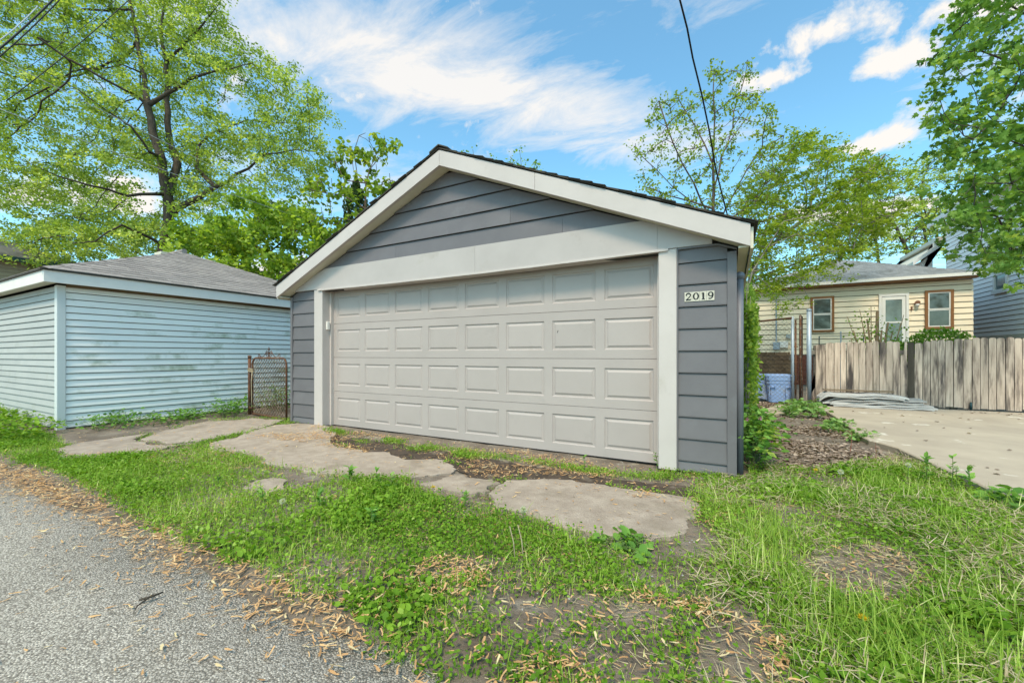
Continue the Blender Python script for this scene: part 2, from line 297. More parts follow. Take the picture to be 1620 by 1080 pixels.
class MB:
    def __init__(s): s.v = []; s.f = []
    def poly(s, pts, faces):
        b = len(s.v); s.v += [tuple(p) for p in pts]; s.f += [tuple(b + i for i in f) for f in faces]; return s
    def box(s, x0, x1, y0, y1, z0, z1):
        return s.poly([(x, y, z) for x in (x0, x1) for y in (y0, y1) for z in (z0, z1)],
                      [(0, 1, 3, 2), (4, 6, 7, 5), (0, 4, 5, 1), (2, 3, 7, 6), (0, 2, 6, 4), (1, 5, 7, 3)])
    def prism(s, pts, off):
        """closed polygon pts (3d) pushed along vector off"""
        n = len(pts); off = Vector(off); a = [Vector(p) for p in pts]
        return s.poly(a + [p + off for p in a], [tuple(range(n))[::-1], tuple(range(n, 2 * n))] + [(i, (i + 1) % n, n + (i + 1) % n, n + i) for i in range(n)])
    def tube(s, pts, r, n=8, cap=True):
        pts = [Vector(p) for p in pts]; k = len(pts)
        rs = r if isinstance(r, (list, tuple)) else [r] * k
        b = len(s.v); up = None
        for i, p in enumerate(pts):
            t = (pts[min(i + 1, k - 1)] - pts[max(i - 1, 0)])
            if t.length < 1e-9: t = Vector((0, 0, 1))
            t.normalize()
            if up is None: up = t.orthogonal().normalized()
            a = (up - t * up.dot(t))
            if a.length < 1e-6: a = t.orthogonal()
            a.normalize(); up = a; c = t.cross(a)
            for j in range(n):
                w = 2 * math.pi * j / n; s.v.append(tuple(p + (a * math.cos(w) + c * math.sin(w)) * rs[i]))
        for i in range(k - 1):
            for j in range(n):
                s.f.append((b + i * n + j, b + i * n + (j + 1) % n, b + (i + 1) * n + (j + 1) % n, b + (i + 1) * n + j))
        if cap: s.f.append(tuple(b + j for j in range(n))[::-1]); s.f.append(tuple(b + (k - 1) * n + j for j in range(n)))
        return s
    def build(s, name, mat, parent=None, smooth=False):
        me = bpy.data.meshes.new(name); me.from_pydata(s.v, [], s.f); me.update()
        return link(name, me, mat, parent, smooth)
def bevel(o, w=0.004, seg=1):
    md = o.modifiers.new('bevel', 'BEVEL'); md.width = w; md.segments = seg; md.limit_method = 'ANGLE'; md.angle_limit = math.radians(40); return o
def npmesh(name, V, F, mat, parent=None, tint=None, smooth=False, kind=None):
    V = np.asarray(V, np.float32); F = np.asarray(F, np.int32)
    me = bpy.data.meshes.new(name)
    me.vertices.add(len(V)); me.vertices.foreach_set('co', V.ravel())
    k = F.shape[1]
    me.loops.add(F.size); me.loops.foreach_set('vertex_index', F.ravel())
    me.polygons.add(len(F)); me.polygons.foreach_set('loop_start', np.arange(0, F.size, k, dtype=np.int32))
    me.update(calc_edges=True)
    if tint is not None:
        a = me.attributes.new('tint', 'FLOAT', 'POINT'); a.data.foreach_set('value', np.asarray(tint, np.float32))
    o = link(name, me, mat, parent, smooth)
    if kind: o['kind'] = kind
    return o
def frames(axis, spin):
    """rotation matrices: local +Y along axis, turned about it by spin"""
    a = axis / np.maximum(np.linalg.norm(axis, axis=1, keepdims=True), 1e-9)
    h = np.where(np.abs(a[:, 2:3]) > 0.95, np.array([[1.0, 0, 0]]), np.array([[0, 0, 1.0]]))
    x = np.cross(a, h); x /= np.linalg.norm(x, axis=1, keepdims=True); z = np.cross(x, a)
    c, s = np.cos(spin)[:, None], np.sin(spin)[:, None]
    x2 = x * c + z * s; z2 = z * c - x * s
    return np.stack([x2, a, z2], axis=2)
def inst(tv, tf, T, R, S):
    tv = np.asarray(tv, float); tf = np.asarray(tf, int); n = len(T)
    S = np.asarray(S, float)
    if S.ndim == 1: S = np.repeat(S[:, None], 3, 1)
    V = np.einsum('nij,nkj->nki', R, tv[None] * S[:, None, :]) + T[:, None, :]
    F = tf[None] + (np.arange(n) * len(tv))[:, None, None]
    return V.reshape(-1, 3), F.reshape(-1, tf.shape[1])
def rvec(n): v = rng.normal(size=(n, 3)); return v / np.linalg.norm(v, axis=1, keepdims=True)
def inpoly(P, poly):
    x, y = P[:, 0], P[:, 1]; r = np.zeros(len(P), bool); n = len(poly)
    for i in range(n):
        x1, y1 = poly[i]; x2, y2 = poly[(i + 1) % n]
        c = ((y1 > y) != (y2 > y)) & (x < (x2 - x1) * (y - y1) / (y2 - y1 + 1e-12) + x1); r ^= c
    return r
def vnoise(P, scale, seed=0):
    """smooth value noise on the ground plane, 0..1"""
    Q = P[:, :2] * scale + seed * 17.3; i = np.floor(Q).astype(int); f = Q - i; f = f * f * (3 - 2 * f)
    def h(a, b):
        k = (a * 374761393 + b * 668265263 + seed * 1442695) & 0x7fffffff
        k = ((k ^ (k >> 13)) * 1274126177) & 0x7fffffff
        return (k ^ (k >> 16)) % 10007 / 10007.0
    a, b = i[:, 0], i[:, 1]
    return (h(a, b) * (1 - f[:, 0]) + h(a + 1, b) * f[:, 0]) * (1 - f[:, 1]) + (h(a, b + 1) * (1 - f[:, 0]) + h(a + 1, b + 1) * f[:, 0]) * f[:, 1]
LEAF = ([(0, 0, 0), (-0.34, 0.45, 0.10), (0, 1, 0.0), (0.34, 0.45, 0.10)], [(0, 2, 1), (0, 3, 2)])
OVAL = ([(0, 0, 0), (-0.33, 0.30, 0.06), (-0.30, 0.68, 0.05), (0, 1, -0.06), (0.30, 0.68, 0.05), (0.33, 0.30, 0.06), (0, 0.5, -0.02)],
        [(6, 1, 0), (6, 2, 1), (6, 3, 2), (6, 4, 3), (6, 5, 4), (6, 0, 5)])
OVAL4 = ([(0, 0, 0), (-0.34, 0.36, 0.07), (-0.24, 0.78, 0.04), (0, 1, -0.04), (0.24, 0.78, 0.04), (0.34, 0.36, 0.07)], [(0, 2, 1), (0, 3, 2), (0, 4, 3), (0, 5, 4)])
MAPLE = ([(0, 0, 0), (-0.30, -0.04, 0.02), (-0.46, 0.30, 0.02), (-0.26, 0.42, 0.05), (-0.34, 0.78, 0.0), (-0.12, 0.66, 0.03), (0, 1.05, -0.06), (0.12, 0.66, 0.03), (0.34, 0.78, 0.0), (0.26, 0.42, 0.05), (0.46, 0.30, 0.02), (0.30, -0.04, 0.02), (0, 0.40, -0.03)],
         [(12, i + 1, i) for i in range(0, 11)] + [(12, 0, 11)])

# ------------------------------------------------------------------ ground, alley, slabs
def ground_h(x, y):
    P = np.stack([np.ravel(x), np.ravel(y)], 1)
    h = (vnoise(P, 1.1, 1) - 0.5) * 0.035 + (vnoise(P, 3.7, 2) - 0.5) * 0.014
    near = np.clip((P[:, 1] + 3.35) / 0.45, 0, 1)
    return (h - 0.012) * near - 0.06 * (1 - near)
def build_ground():
    fx = np.concatenate([[-400, -150, -60, -30, -20], np.arange(-15, 9.01, 0.11), [12, 20, 40, 90, 200, 400]])
    fy = np.concatenate([[-400, -150, -50, -15, -8], np.arange(-5, 9.01, 0.11), [12, 18, 28, 50, 100, 200, 400]])
    X, Y = np.meshgrid(fx, fy); Z = ground_h(X, Y).reshape(X.shape)
    V = np.stack([X, Y, Z], -1).reshape(-1, 3); w = len(fx); h = len(fy)
    i = np.arange((h - 1) * w).reshape(h - 1, w)[:, :-1].ravel()
    F = np.stack([i, i + 1, i + w + 1, i + w], 1)
    o = npmesh('ground', V, F, M['soil'], smooth=True); tag(o, 'bare brown soil between the grass and the slabs', 'ground', kind='structure')
build_ground()
def build_alley():
    xs = np.concatenate([[-120, -60, -30], np.arange(-14, 3, 0.07), [6, 15, 40, 120]])
    P = np.stack([xs, np.zeros_like(xs)], 1)
    ye = -3.03 + (vnoise(P, 1.3, 5) - 0.5) * 0.20 + (vnoise(P, 6, 6) - 0.5) * 0.09
    rows = [(ye, -0.055), (ye - 0.02, -0.03), (ye - 0.5, -0.022), (np.full_like(xs, -4.6), 0.0), (np.full_like(xs, -7.6), -0.02)]
    V = np.concatenate([np.stack([xs, y, np.full_like(xs, z)], 1) for y, z in rows]); n = len(xs)
    F = [(r * n + i, (r + 1) * n + i, (r + 1) * n + i + 1, r * n + i + 1) for r in range(len(rows) - 1) for i in range(n - 1)]
    tag(npmesh('alley', V, F, M['asphalt'], smooth=True), 'grey chip-surfaced asphalt alley', 'alley', kind='structure')
build_alley()
SLABS = [
    [(222, 696), (262, 681), (330, 667), (400, 662), (452, 664), (428, 673), (372, 688), (318, 698), (262, 703)],
    [(78, 713), (150, 698), (236, 686), (216, 697), (262, 706), (290, 704), (252, 712), (205, 717), (150, 725), (90, 725)],
    [(322, 706), (376, 692), (436, 673), (470, 670), (505, 673), (530, 690), (522, 701), (575, 717), (644, 729), (693, 728), (722, 743), (690, 752), (640, 757), (590, 755), (522, 750), (470, 742), (425, 735), (385, 718)],
    [(660, 768), (700, 758), (735, 754), (779, 760), (792, 766), (775, 778), (746, 783), (690, 778)],
    [(801, 761), (860, 759), (905, 761), (976, 772), (1046, 783), (1099, 788), (1108, 802), (1088, 834), (1060, 851), (1025, 860), (976, 855), (923, 841), (870, 832), (835, 816), (795, 806), (784, 790)],
    [(404, 762), (430, 758), (455, 762), (450, 775), (420, 782), (404, 776)],
]
SLABW = [G2(s) for s in SLABS]
def build_slabs():
    root = empty('driveway', (-2, -1.2, 0), 'broken concrete driveway slabs in front of the garage', 'driveway', kind='structure')
    for s in SLABW:
        # break the outline into an uneven edge
        pts = []
        n = len(s)
        for i in range(n):
            a, b = s[i], s[(i + 1) % n]; seg = [a, b]; amp = .12
            for lev in range(4):
                out = [seg[0]]
                for p, q in zip(seg[:-1], seg[1:]):
                    l = np.linalg.norm(q - p)
                    if l > .05: out.append((p + q) / 2 + np.array([-(q - p)[1], (q - p)[0]]) * rng.normal() * amp)
                    out.append(q)
                seg = out
            pts += seg[:-1]
        pts = np.array(pts); c = pts.mean(0)
        mb = MB(); zt = 0.014; n = len(pts)
        ring = []
        for sc_, z in ((1.0, -0.05), (1.0, zt - 0.006), (0.99, zt)):
            ring.append([(c[0] + (p[0] - c[0]) * sc_, c[1] + (p[1] - c[1]) * sc_, z) for p in pts])
        vs_ = [p for r_ in ring for p in r_]
        fs = [tuple(range(2 * n, 3 * n))] + [(r_ * n + i, r_ * n + (i + 1) % n, (r_ + 1) * n + (i + 1) % n, (r_ + 1) * n + i) for r_ in range(2) for i in range(n)]
        area = sum(pts[i][0] * pts[(i + 1) % n][1] - pts[(i + 1) % n][0] * pts[i][1] for i in range(n))
        if area < 0: fs = [f[::-1] for f in fs]
        mb.poly(vs_, fs); mb.build('slab', M['conc'], root)
build_slabs()
def build_humus():
    w = G2([(512, 682), (560, 690), (640, 700), (780, 726), (950, 750), (1090, 768), (1115, 778), (1100, 790), (1040, 784), (976, 776), (900, 764), (800, 764), (735, 752), (700, 735), (640, 731), (570, 719), (515, 703)])
    c = w.mean(0); pts = []
    for i in range(len(w)):
        a, b = w[i], w[(i + 1) % len(w)]; k = max(1, int(np.linalg.norm(b - a) / .05))
        for j in range(k): pts.append(a + (b - a) * j / k + rng.normal(size=2) * .018)
    pts = np.array(pts); lo, hi = pts.min(0), pts.max(0); st = .035
    gx, gy = np.meshgrid(np.arange(lo[0], hi[0], st), np.arange(lo[1], hi[1], st)); Q = np.stack([gx.ravel(), gy.ravel()], 1); ok = inpoly(Q, pts) & (Q[:, 1] < .14)
    W = gx.shape[1]; i = np.arange(len(Q)); i = i[(i % W) < W - 1]; i = i[i + W + 1 < len(Q)]; keep = ok[i] & ok[i + 1] & ok[i + W] & ok[i + W + 1]; i = i[keep]
    V = np.concatenate([Q, (ground_h(Q[:, 0], Q[:, 1]) + .006 + .016 * (vnoise(Q, 9, 71) - .35))[:, None]], 1)
    o = npmesh('soil_bed', V, np.stack([i, i + 1, i + W + 1, i + W], 1), M['humus'], smooth=True); tag(o, 'dark moist soil strip between the garage door and the slabs', 'soil', kind='structure')
build_humus()
def build_pad():
    ys = np.arange(-0.9, 6.86, 0.1); P = np.stack([ys * 0, ys], 1)
    base = np.interp(ys, [-0.9, 0.2, 2.0, 2.4, 5.3, 6.9], [2.62, 2.5, 2.36, 2.18, 2.24, 2.25])
    xe = base + (vnoise(P, 2.0, 8) - 0.5) * 0.08
    n = len(ys); z = 0.045
    V = [(x, y, -0.05) for x, y in zip(xe, ys)] + [(x, y, z - 0.01) for x, y in zip(xe, ys)] + [(x + 0.012, y, z) for x, y in zip(xe, ys)] + [(11.0, y, z) for y in ys]
    F = [(r * n + i, r * n + i + 1, (r + 1) * n + i + 1, (r + 1) * n + i)[::-1] for r in range(3) for i in range(n - 1)]
    F += [(0, n, 2 * n, 3 * n)]
    me = bpy.data.meshes.new('parking_pad'); me.from_pydata(V, [], F); me.update()
    o = link('parking_pad', me, M['pad']); tag(o, 'pale concrete parking pad in front of the wooden fence', 'pavement', kind='structure')
    w = [onZ(1200, 652), onZ(1235, 640), onZ(1246, 645), onZ(1240, 657), onZ(1212, 658)]
    mb = MB(); mb.prism([(p.x, p.y, -0.03) for p in w], (0, 0, 0.055)); tag(mb.build('path', M['pad']), 'small concrete walk slab by the chain-link gate', 'path', kind='structure')
build_pad()

# ------------------------------------------------------------------ lap siding helper
def lap_board_x(x0, x1, z0, z1, yface, proud=0.018, gap=0.008):
    """board along X facing -Y; the lower edge stands proud"""
    pr = [(yface - proud, z0), (yface - proud - 0.001, z0 + 0.012), (yface - 0.004, z1 - gap), (yface, z1 - gap), (yface, z0)]
    return MB().prism([(x0, y, z) for y, z in pr], (x1 - x0, 0, 0))
def lap_board_y(y0, y1, z0, z1, xface, proud=0.018, s=1, gap=0.012):
    pr = [(xface + s * proud, z0), (xface + s * (proud + 0.001), z0 + 0.012), (xface + s * 0.004, z1 - gap), (xface, z1 - gap), (xface, z0)]
    return MB().prism([(x, y0, z) for x, z in pr], (0, y1 - y0, 0))

# ------------------------------------------------------------------ the white-door garage
GX0, GX1, GC, GD = -5.74, 0.70, -2.52, 6.2
SL = 0.427
def rake_z(x): return 2.035 + SL * (3.315 - abs(x - GC))      # underside of the rake boards
def digit_mesh(ch, xc, z0, y):
    # serif house numerals drawn as swelling pen strokes in a 0.7 x 1 box
    def arc(cx, cy, rx, ry, a0, a1, n=14): return [(cx + rx * math.cos(math.radians(a0 + (a1 - a0) * i / n)), cy + ry * math.sin(math.radians(a0 + (a1 - a0) * i / n))) for i in range(n + 1)]
    if ch == '0': st = [(arc(0, .5, .25, .42, 90, 450, 28), lambda t: .075 + .06 * abs(math.sin(2 * math.pi * t)))]
    elif ch == '1': st = [([(0, .04), (0, .94)], lambda t: .15), ([(-.17, .79), (-.02, .90)], lambda t: .08), ([(-.18, .035), (.18, .035)], lambda t: .07)]
    elif ch == '2': st = [([(-.24, .70)] + arc(0, .70, .235, .235, 165, -35, 14) + [(.06, .36), (-.12, .19), (-.25, .07)], lambda t: .09 + .06 * math.sin(math.pi * min(1, t * 1.4)) ** 2), ([(-.27, .065), (.26, .065)], lambda t: .125), ([(.25, .05), (.27, .22)], lambda t: .05), (arc(-.20, .68, .03, .03, 0, 360, 8), lambda t: .07)]
    else: st = [(arc(0, .66, .215, .255, 90, 450, 24), lambda t: .075 + .05 * abs(math.sin(2 * math.pi * t))), ([(.222, .70), (.225, .50), (.18, .30), (.08, .15), (-.05, .07), (-.17, .07)], lambda t: .14 - .06 * t), (arc(-.165, .12, .03, .03, 0, 360, 8), lambda t: .07)]
    mb = MB(); k = 0
    for pts, wf in st:
        n = len(pts); L = []; R = []
        for i, p in enumerate(pts):
            q0 = pts[max(i - 1, 0)]; q1 = pts[min(i + 1, n - 1)]; dx, dz = q1[0] - q0[0], q1[1] - q0[1]; l = math.hypot(dx, dz) or 1
            w = wf(i / (n - 1)) * .66; L.append((p[0] - dz / l * w, p[1] + dx / l * w)); R.append((p[0] + dz / l * w, p[1] - dx / l * w))
        for i in range(n - 1):
            k += 1
            mb.poly([(xc + u * .080, y - .00002 * k, z0 + v * .070) for u, v in (L[i], L[i + 1], R[i + 1], R[i])], [(0, 1, 2, 3)])
    me = bpy.data.meshes.new('digit'); me.from_pydata(mb.v, [], mb.f); me.update(); return me
def build_garage():
    g = empty('garage', (GC, 0, 0), 'grey garage with wide white panelled door and number 2019', 'garage')
    # sheathing: piers, side, back walls and gable ends
    w = MB()
    w.box(GX0 + 0.02, -5.14, 0.002, 0.16, 0, 2.12); w.box(0.196, GX1 - 0.02, 0.002, 0.16, 0, 2.06)
    w.box(GX0 + 0.02, GX0 + 0.14, 0.17, GD - 0.05, 0, 2.05); w.box(GX1 - 0.14, GX1 - 0.02, 0.17, GD - 0.05, 0, 2.05)
    w.box(GX0 + 0.02, GX1 - 0.02, GD - 0.04, GD, 0, 2.05)
    for yy in (0.002, GD - 0.1):
        pts = [(GX0 + 0.05, yy, 2.10), (GX1 - 0.05, yy, 2.10), (GC, yy, rake_z(GC) - 0.01)]
        w.prism(pts, (0, 0.09, 0))
    w.build('wall', M['core'], g)
    E = 0.209
    # pier boards
    for (x0, x1) in ((-5.69, -5.132), (0.198, 0.623)):
        for k in range(-1, 10):
            z0 = max(0.005, 0.103 + E * k); z1 = 0.103 + E * (k + 1)
            if x0 > 0 and k == 9:
                o = MB().prism([(x0, -0.018, z0), (x1, -0.018, z0), (x1, -0.006, min(z1, rake_z(x1) - 0.02)), (0.545, -0.005, 2.128), (x0, -0.005, 2.128)], (0, 0.02, 0)).build('siding_board', M['grey'], g)
            elif k == 9:
                MB().prism([(x0, -0.018, z0), (x1, -0.018, z0), (x1, -0.005, 2.128), (-5.57, -0.005, 2.128), (x0, -0.006, rake_z(x0) - 0.02)], (0, 0.02, 0)).build('siding_board', M['grey'], g)
            else:
                lap_board_x(x0, x1, z0, z1, 0.0).build('siding_board', M['grey'], g)
    # gable boards
    zs = [2.437 + 0.2055 * k for k in range(6)]
    for k in range(5):
        z0, z1 = zs[k], zs[k + 1]
        hw0 = 3.315 - (z0 - 2.035) / SL; hw1 = max(0.02, 3.315 - (min(z1, 3.42) - 2.035) / SL)
        cuts = [-hw0, hw0]
        if k == 1: cuts = [-hw0, 0.9, hw0]
        if k == 0: cuts = [-hw0, -0.9, 1.55, hw0]
        for a, b in zip(cuts[:-1], cuts[1:]):
            ta = a if a > -hw1 else -hw1; tb = b if b < hw1 else hw1
            y0, y1 = -0.028, -0.008
            jj = random.uniform(-0.002, 0.002)
            MB().prism([(GC + a + 0.0015, y0 + jj, z0), (GC + b - 0.0015, y0 + jj, z0), (GC + tb - (0.0015 if tb == b else 0), y1, min(z1, 3.44) - 0.010), (GC + ta, y1, min(z1, 3.44) - 0.010)], (0, 0.02, 0)).build('siding_board', M['grey'], g)
    # corner posts and J trims
    bevel(MB().box(GX0, -5.688, -0.03, 0.06, 0.0, 2.05).build('corner_post', M['grey'], g))
    bevel(MB().box(0.622, GX1, -0.03, 0.06, 0.0, 2.045).build('corner_post', M['grey'], g))
    MB().box(0.198, 0.21, -0.032, -0.001, 0.02, 2.125).build('edge_trim', M['grey'], g)
    MB().prism([(0.205, -0.034, 2.112), (0.545, -0.034, 2.112), (0.545, -0.034, 2.128), (0.205, -0.034, 2.128)], (0, 0.03, 0)).build('edge_trim', M['grey'], g)
    MB().prism([(0.546, -0.034, 2.112), (0.70, -0.034, rake_z(0.70) - 0.022), (0.70, -0.034, rake_z(0.70) - 0.006), (0.546, -0.034, 2.128)], (0, 0.03, 0)).build('edge_trim', M['grey'], g)
    # white casing round the door
    bevel(MB().box(-5.130, -4.935, -0.036, 0.135, 0.0, 2.128).build('door_casing', M['trim'], g), 0.006)
    bevel(MB().box(0.03, 0.196, -0.036, 0.135, 0.0, 2.128).build('door_casing', M['trim'], g), 0.006)
    MB().box(-4.935, -4.902, 0.10, 0.16, 0.0, 2.12).build('door_stop', M['trim'], g)
    MB().box(-0.002, 0.03, 0.10, 0.16, 0.0, 2.12).build('door_stop', M['trim'], g)
    # header: sheet-metal wrapped beam, slightly sagging, in three lengths
    def header(xa, xb):
        n = 14; top = []; bot = []
        for i in range(n + 1):
            x = xa + (xb - xa) * i / n
            sag = 0.02 * math.sin(math.pi * min(1, max(0, (x + 5.1) / 5.2))) if -5.1 < x < 0.1 else 0
            bot.append((x, 2.130 if (x < -5.0 or x > 0.1) else 2.118 - sag)); top.append((x, min(2.437, rake_z(x) + 0.01)))
        mb = MB()
        pts = [(x, -0.045, z) for x, z in bot] + [(x, -0.045, z) for x, z in reversed(top)]
        mb.prism(pts, (0, 0.044, 0)); return mb.build('header', M['headertrim'], g)
    header(-5.60, -2.1); header(-2.098, 0.02); header(0.022, 0.50)
    lip = MB()
    for i in range(24):
        a = -5.02 + i * 5.14 / 24; b = a + 5.14 / 24
        za = 2.118 - 0.02 * math.sin(math.pi * (a + 5.1) / 5.2); zb = 2.118 - 0.02 * math.sin(math.pi * (b + 5.1) / 5.2)
        ja, jb = 0.006 * math.sin(i * 1.9), 0.006 * math.sin((i + 1) * 1.9)
        lip.poly([(a, -0.060 + ja, za - 0.010), (b, -0.060 + jb, zb - 0.010), (b, -0.060 + jb, zb + 0.012), (a, -0.060 + ja, za + 0.012), (a, 0.10, za - 0.012), (b, 0.10, zb - 0.012), (a, -0.046, za + 0.016), (b, -0.046, zb + 0.016)],
                 [(0, 1, 2, 3), (4, 5, 1, 0), (3, 2, 7, 6)])
    lip.build('header_lip', M['trim'], g)
    # the sectional door: four sections, eight raised panels each
    DX0, DX1 = -4.92, 0.03; DY = 0.150
    pw, pitch, ph = 0.51, 0.6095, 0.335
    x_first = DX0 + 0.075 + 0.025
    def panel(px0, pz0):
        rings = [(0, 0.0), (0.010, 0.011), (0.024, 0.011), (0.044, 0.001)]
        v = []
        for ins, dep in rings:
            v += [(px0 + ins, DY + dep, pz0 + ins), (px0 + pw - ins, DY + dep, pz0 + ins), (px0 + pw - ins, DY + dep, pz0 + ph - ins), (px0 + ins, DY + dep, pz0 + ph - ins)]
        f = [(4 * r_ + i, 4 * r_ + (i + 1) % 4, 4 * r_ + 4 + (i + 1) % 4, 4 * r_ + 4 + i) for r_ in range(3) for i in range(4)] + [(12, 13, 14, 15)]
        return MB().poly(v, f)
    for s_ in range(4):
        z0 = 0.004 + 0.533 * s_; z1 = z0 + 0.533 - 0.005
        pz = z0 + 0.095
        mb = MB()
        xs = [DX0]; hole = []
        for k in range(8):
            xs += [x_first + k * pitch, x_first + k * pitch + pw]
        xs.append(DX1)
        for i in range(len(xs) - 1):
            if i % 2 == 1:
                for a, b in ((z0, pz), (pz + ph, z1)):
                    mb.poly([(xs[i], DY, a), (xs[i + 1], DY, a), (xs[i + 1], DY, b), (xs[i], DY, b)], [(0, 1, 2, 3)])
            else:
                zz = [z0, pz, pz + ph, z1]
                for a, b in zip(zz[:-1], zz[1:]): mb.poly([(xs[i], DY, a), (xs[i + 1], DY, a), (xs[i + 1], DY, b), (xs[i], DY, b)], [(0, 1, 2, 3)])
        # rolled top and bottom edges and back
        for a, s2 in ((z1, 1), (z0, -1)):
            mb.poly([(DX0, DY, a), (DX1, DY, a), (DX1, DY + 0.012, a + 0.002 * s2), (DX0, DY + 0.012, a + 0.002 * s2), (DX1, DY + 0.05, a + 0.002 * s2), (DX0, DY + 0.05, a + 0.002 * s2)],
                    [(0, 3, 2, 1) if s2 < 0 else (0, 1, 2, 3), (3, 5, 4, 2) if s2 < 0 else (3, 2, 4, 5)])
        mb.poly([(DX0, DY + 0.05, z0), (DX1, DY + 0.05, z0), (DX1, DY + 0.05, z1), (DX0, DY + 0.05, z1)], [(3, 2, 1, 0)])
        so = mb.build('door_section', M['door'], g)
        for k in range(8):
            p = panel(x_first + k * pitch, pz).build('raised_panel', M['door']); p.parent = so
    MB().box(DX0, DX1, DY + 0.012, DY + 0.045, -0.015, 0.004).build('bottom_seal', M['cable'], g)
    # bullet-sized nick on the second section's seventh panel
    q = onY(882, 524, DY + 0.0005); MB().prism([(q.x - 0.006, DY, q.z - 0.016), (q.x, DY, q.z - 0.018), (q.x + 0.012, DY, q.z + 0.012), (q.x + 0.004, DY, q.z + 0.008)], (0, -0.002, 0)).build('paint_nick', M['digit'], g)
    # keypad on the left casing
    q = onX(518, 505, -4.90)
    bevel(MB().box(-4.934, -4.905, 0.03, 0.085, 1.50, 1.63).build('keypad', M['white'], g), 0.006)
    # soffit under the overhanging gable, rake boards, eave boards
    YF = -0.205
    for s_ in (-1, 1):
        def X(d): return GC + s_ * d
        top = [(X(0), rake_z(GC)), (X(3.315), rake_z(X(3.315)))]
        MB().prism([(top[0][0], YF + 0.022, top[0][1] + 0.03), (top[1][0], YF + 0.022, top[1][1] + 0.03), (top[1][0], YF + 0.022, top[1][1] + 0.012), (top[0][0], YF + 0.022, top[0][1] + 0.012)], (0, -YF - 0.02, 0)).build('soffit', M['soffit'], g)
        # rake board in lengths
        cuts = [0.0, 3.32] if s_ < 0 else [0.0, 1.30, 3.32]
        for a, b in zip(cuts[:-1], cuts[1:]):
            d0, d1 = a + 0.001, b - 0.001
            z = lambda d: rake_z(X(min(d, 3.315)))
            o = MB().prism([(X(d0), YF, z(d0)), (X(d1), YF, z(d1)), (X(d1), YF, z(d1) + 0.188), (X(d0), YF, z(d0) + 0.188)], (0, 0.02, 0)).build('rake_board', M['trim'], g)
            bevel(o, 0.003)
            o = MB().prism([(X(d0), YF, z(d0) - 0.001), (X(d1), YF, z(d1) - 0.001), (X(d1), YF + 0.045, z(d1) - 0.001), (X(d0), YF + 0.045, z(d0) - 0.001)], (0, 0, 0.004)).build('rake_lip', M['trim'], g)
        # eave boards along the sides
        xe = X(3.32)
        MB().box(min(xe, xe + s_ * 0.022), max(xe, xe + s_ * 0.022), YF + 0.03, GD + 0.2, 2.02, 2.20).build('eave_board', M['soffit'], g)
        MB().box(min(X(3.23), X(3.31)), max(X(3.23), X(3.31)), YF + 0.035, GD + 0.18, 2.035, 2.05).build('eave_soffit', M['soffit'], g)
        # roof: deck and lapped shingle courses
        L_ = 3.35; nrm = Vector((s_ * SL, 0, 1)).normalized(); dn = Vector((s_ * 1, 0, -SL)).normalized()
        O = Vector((GC, YF - 0.012, rake_z(GC) + 0.188 + 0.012))
        MB().prism([O, O + dn * (L_ / dn.dot(Vector((s_, 0, 0)))), O + dn * (L_ / abs(dn.x)) + nrm * 0.012, O + nrm * 0.012], (0, GD + 0.40, 0)).build('roof_deck', M['darkwood'], g)
        total = L_ / abs(dn.x) + 0.02; nC = 26; ex = total / nC
        for k in range(nC):
            a = O + dn * (k * ex) + nrm * 0.014; b = O + dn * ((k + 1) * ex) + nrm * (0.022 + random.uniform(0, 0.006))
            jit = random.uniform(-0.022, 0.012)
            mb = MB(); n = 5
            y0 = jit; y1 = GD + 0.41
            mb.prism([a + Vector((0, y0, 0)), b + Vector((0, y0 + random.uniform(-0.01, 0.01), 0)), b - nrm * 0.010 + Vector((0, y0, 0)), a - nrm * 0.002 + Vector((0, y0, 0))], (0, y1 - y0, 0))
            mb.build('shingle_course', M['shingle_dk'], g)
    MB().prism([(GC - 0.14, YF - 0.02, rake_z(GC) + 0.172), (GC, YF - 0.02, rake_z(GC) + 0.238), (GC + 0.14, YF - 0.02, rake_z(GC) + 0.172), (GC + 0.14, YF - 0.02, rake_z(GC) + 0.187), (GC, YF - 0.02, rake_z(GC) + 0.252), (GC - 0.14, YF - 0.02, rake_z(GC) + 0.187)], (0, GD + 0.43, 0)).build('ridge_cap', M['shingle_dk'], g)
    # the four number tiles
    x = 0.265; zt = 1.612
    for i, ch in enumerate('2019'):
        w_ = 0.066 if ch != '1' else 0.058
        t = MB().box(x, x + w_ - 0.002, -0.0235, -0.018, zt + 0.003 * i * 0.2, zt + 0.088 + 0.003 * i * 0.2).build('number_tile', M['tile'], g)
        me = digit_mesh(ch, x + w_ / 2, zt + 0.011 + 0.0006 * i, -0.0245)
        d = link('digit', me, M['digit']); d.parent = t
        x += w_
    return g
build_garage()
def build_pipe():
    p = Vector((0.724, 0.10, 0))
    root = empty('steel_post', p, 'grey painted steel post with domed cap at garage corner', 'post')
    MB().tube([p + Vector((0, 0, -0.05)), p + Vector((0, 0, 1.83))], 0.032, 16).build('pipe', M['greypost'], root, True)
    h = [(0.040, 0), (0.040, 0.02), (0.042, 0.022), (0.042, 0.03), (0.038, 0.045), (0.028, 0.057), (0.012, 0.064)]
    MB().tube([p + Vector((0, 0, 1.81 + z)) for r, z in h], [r for r, z in h], 16).build('cap', M['greypost'], root, True)
build_pipe()

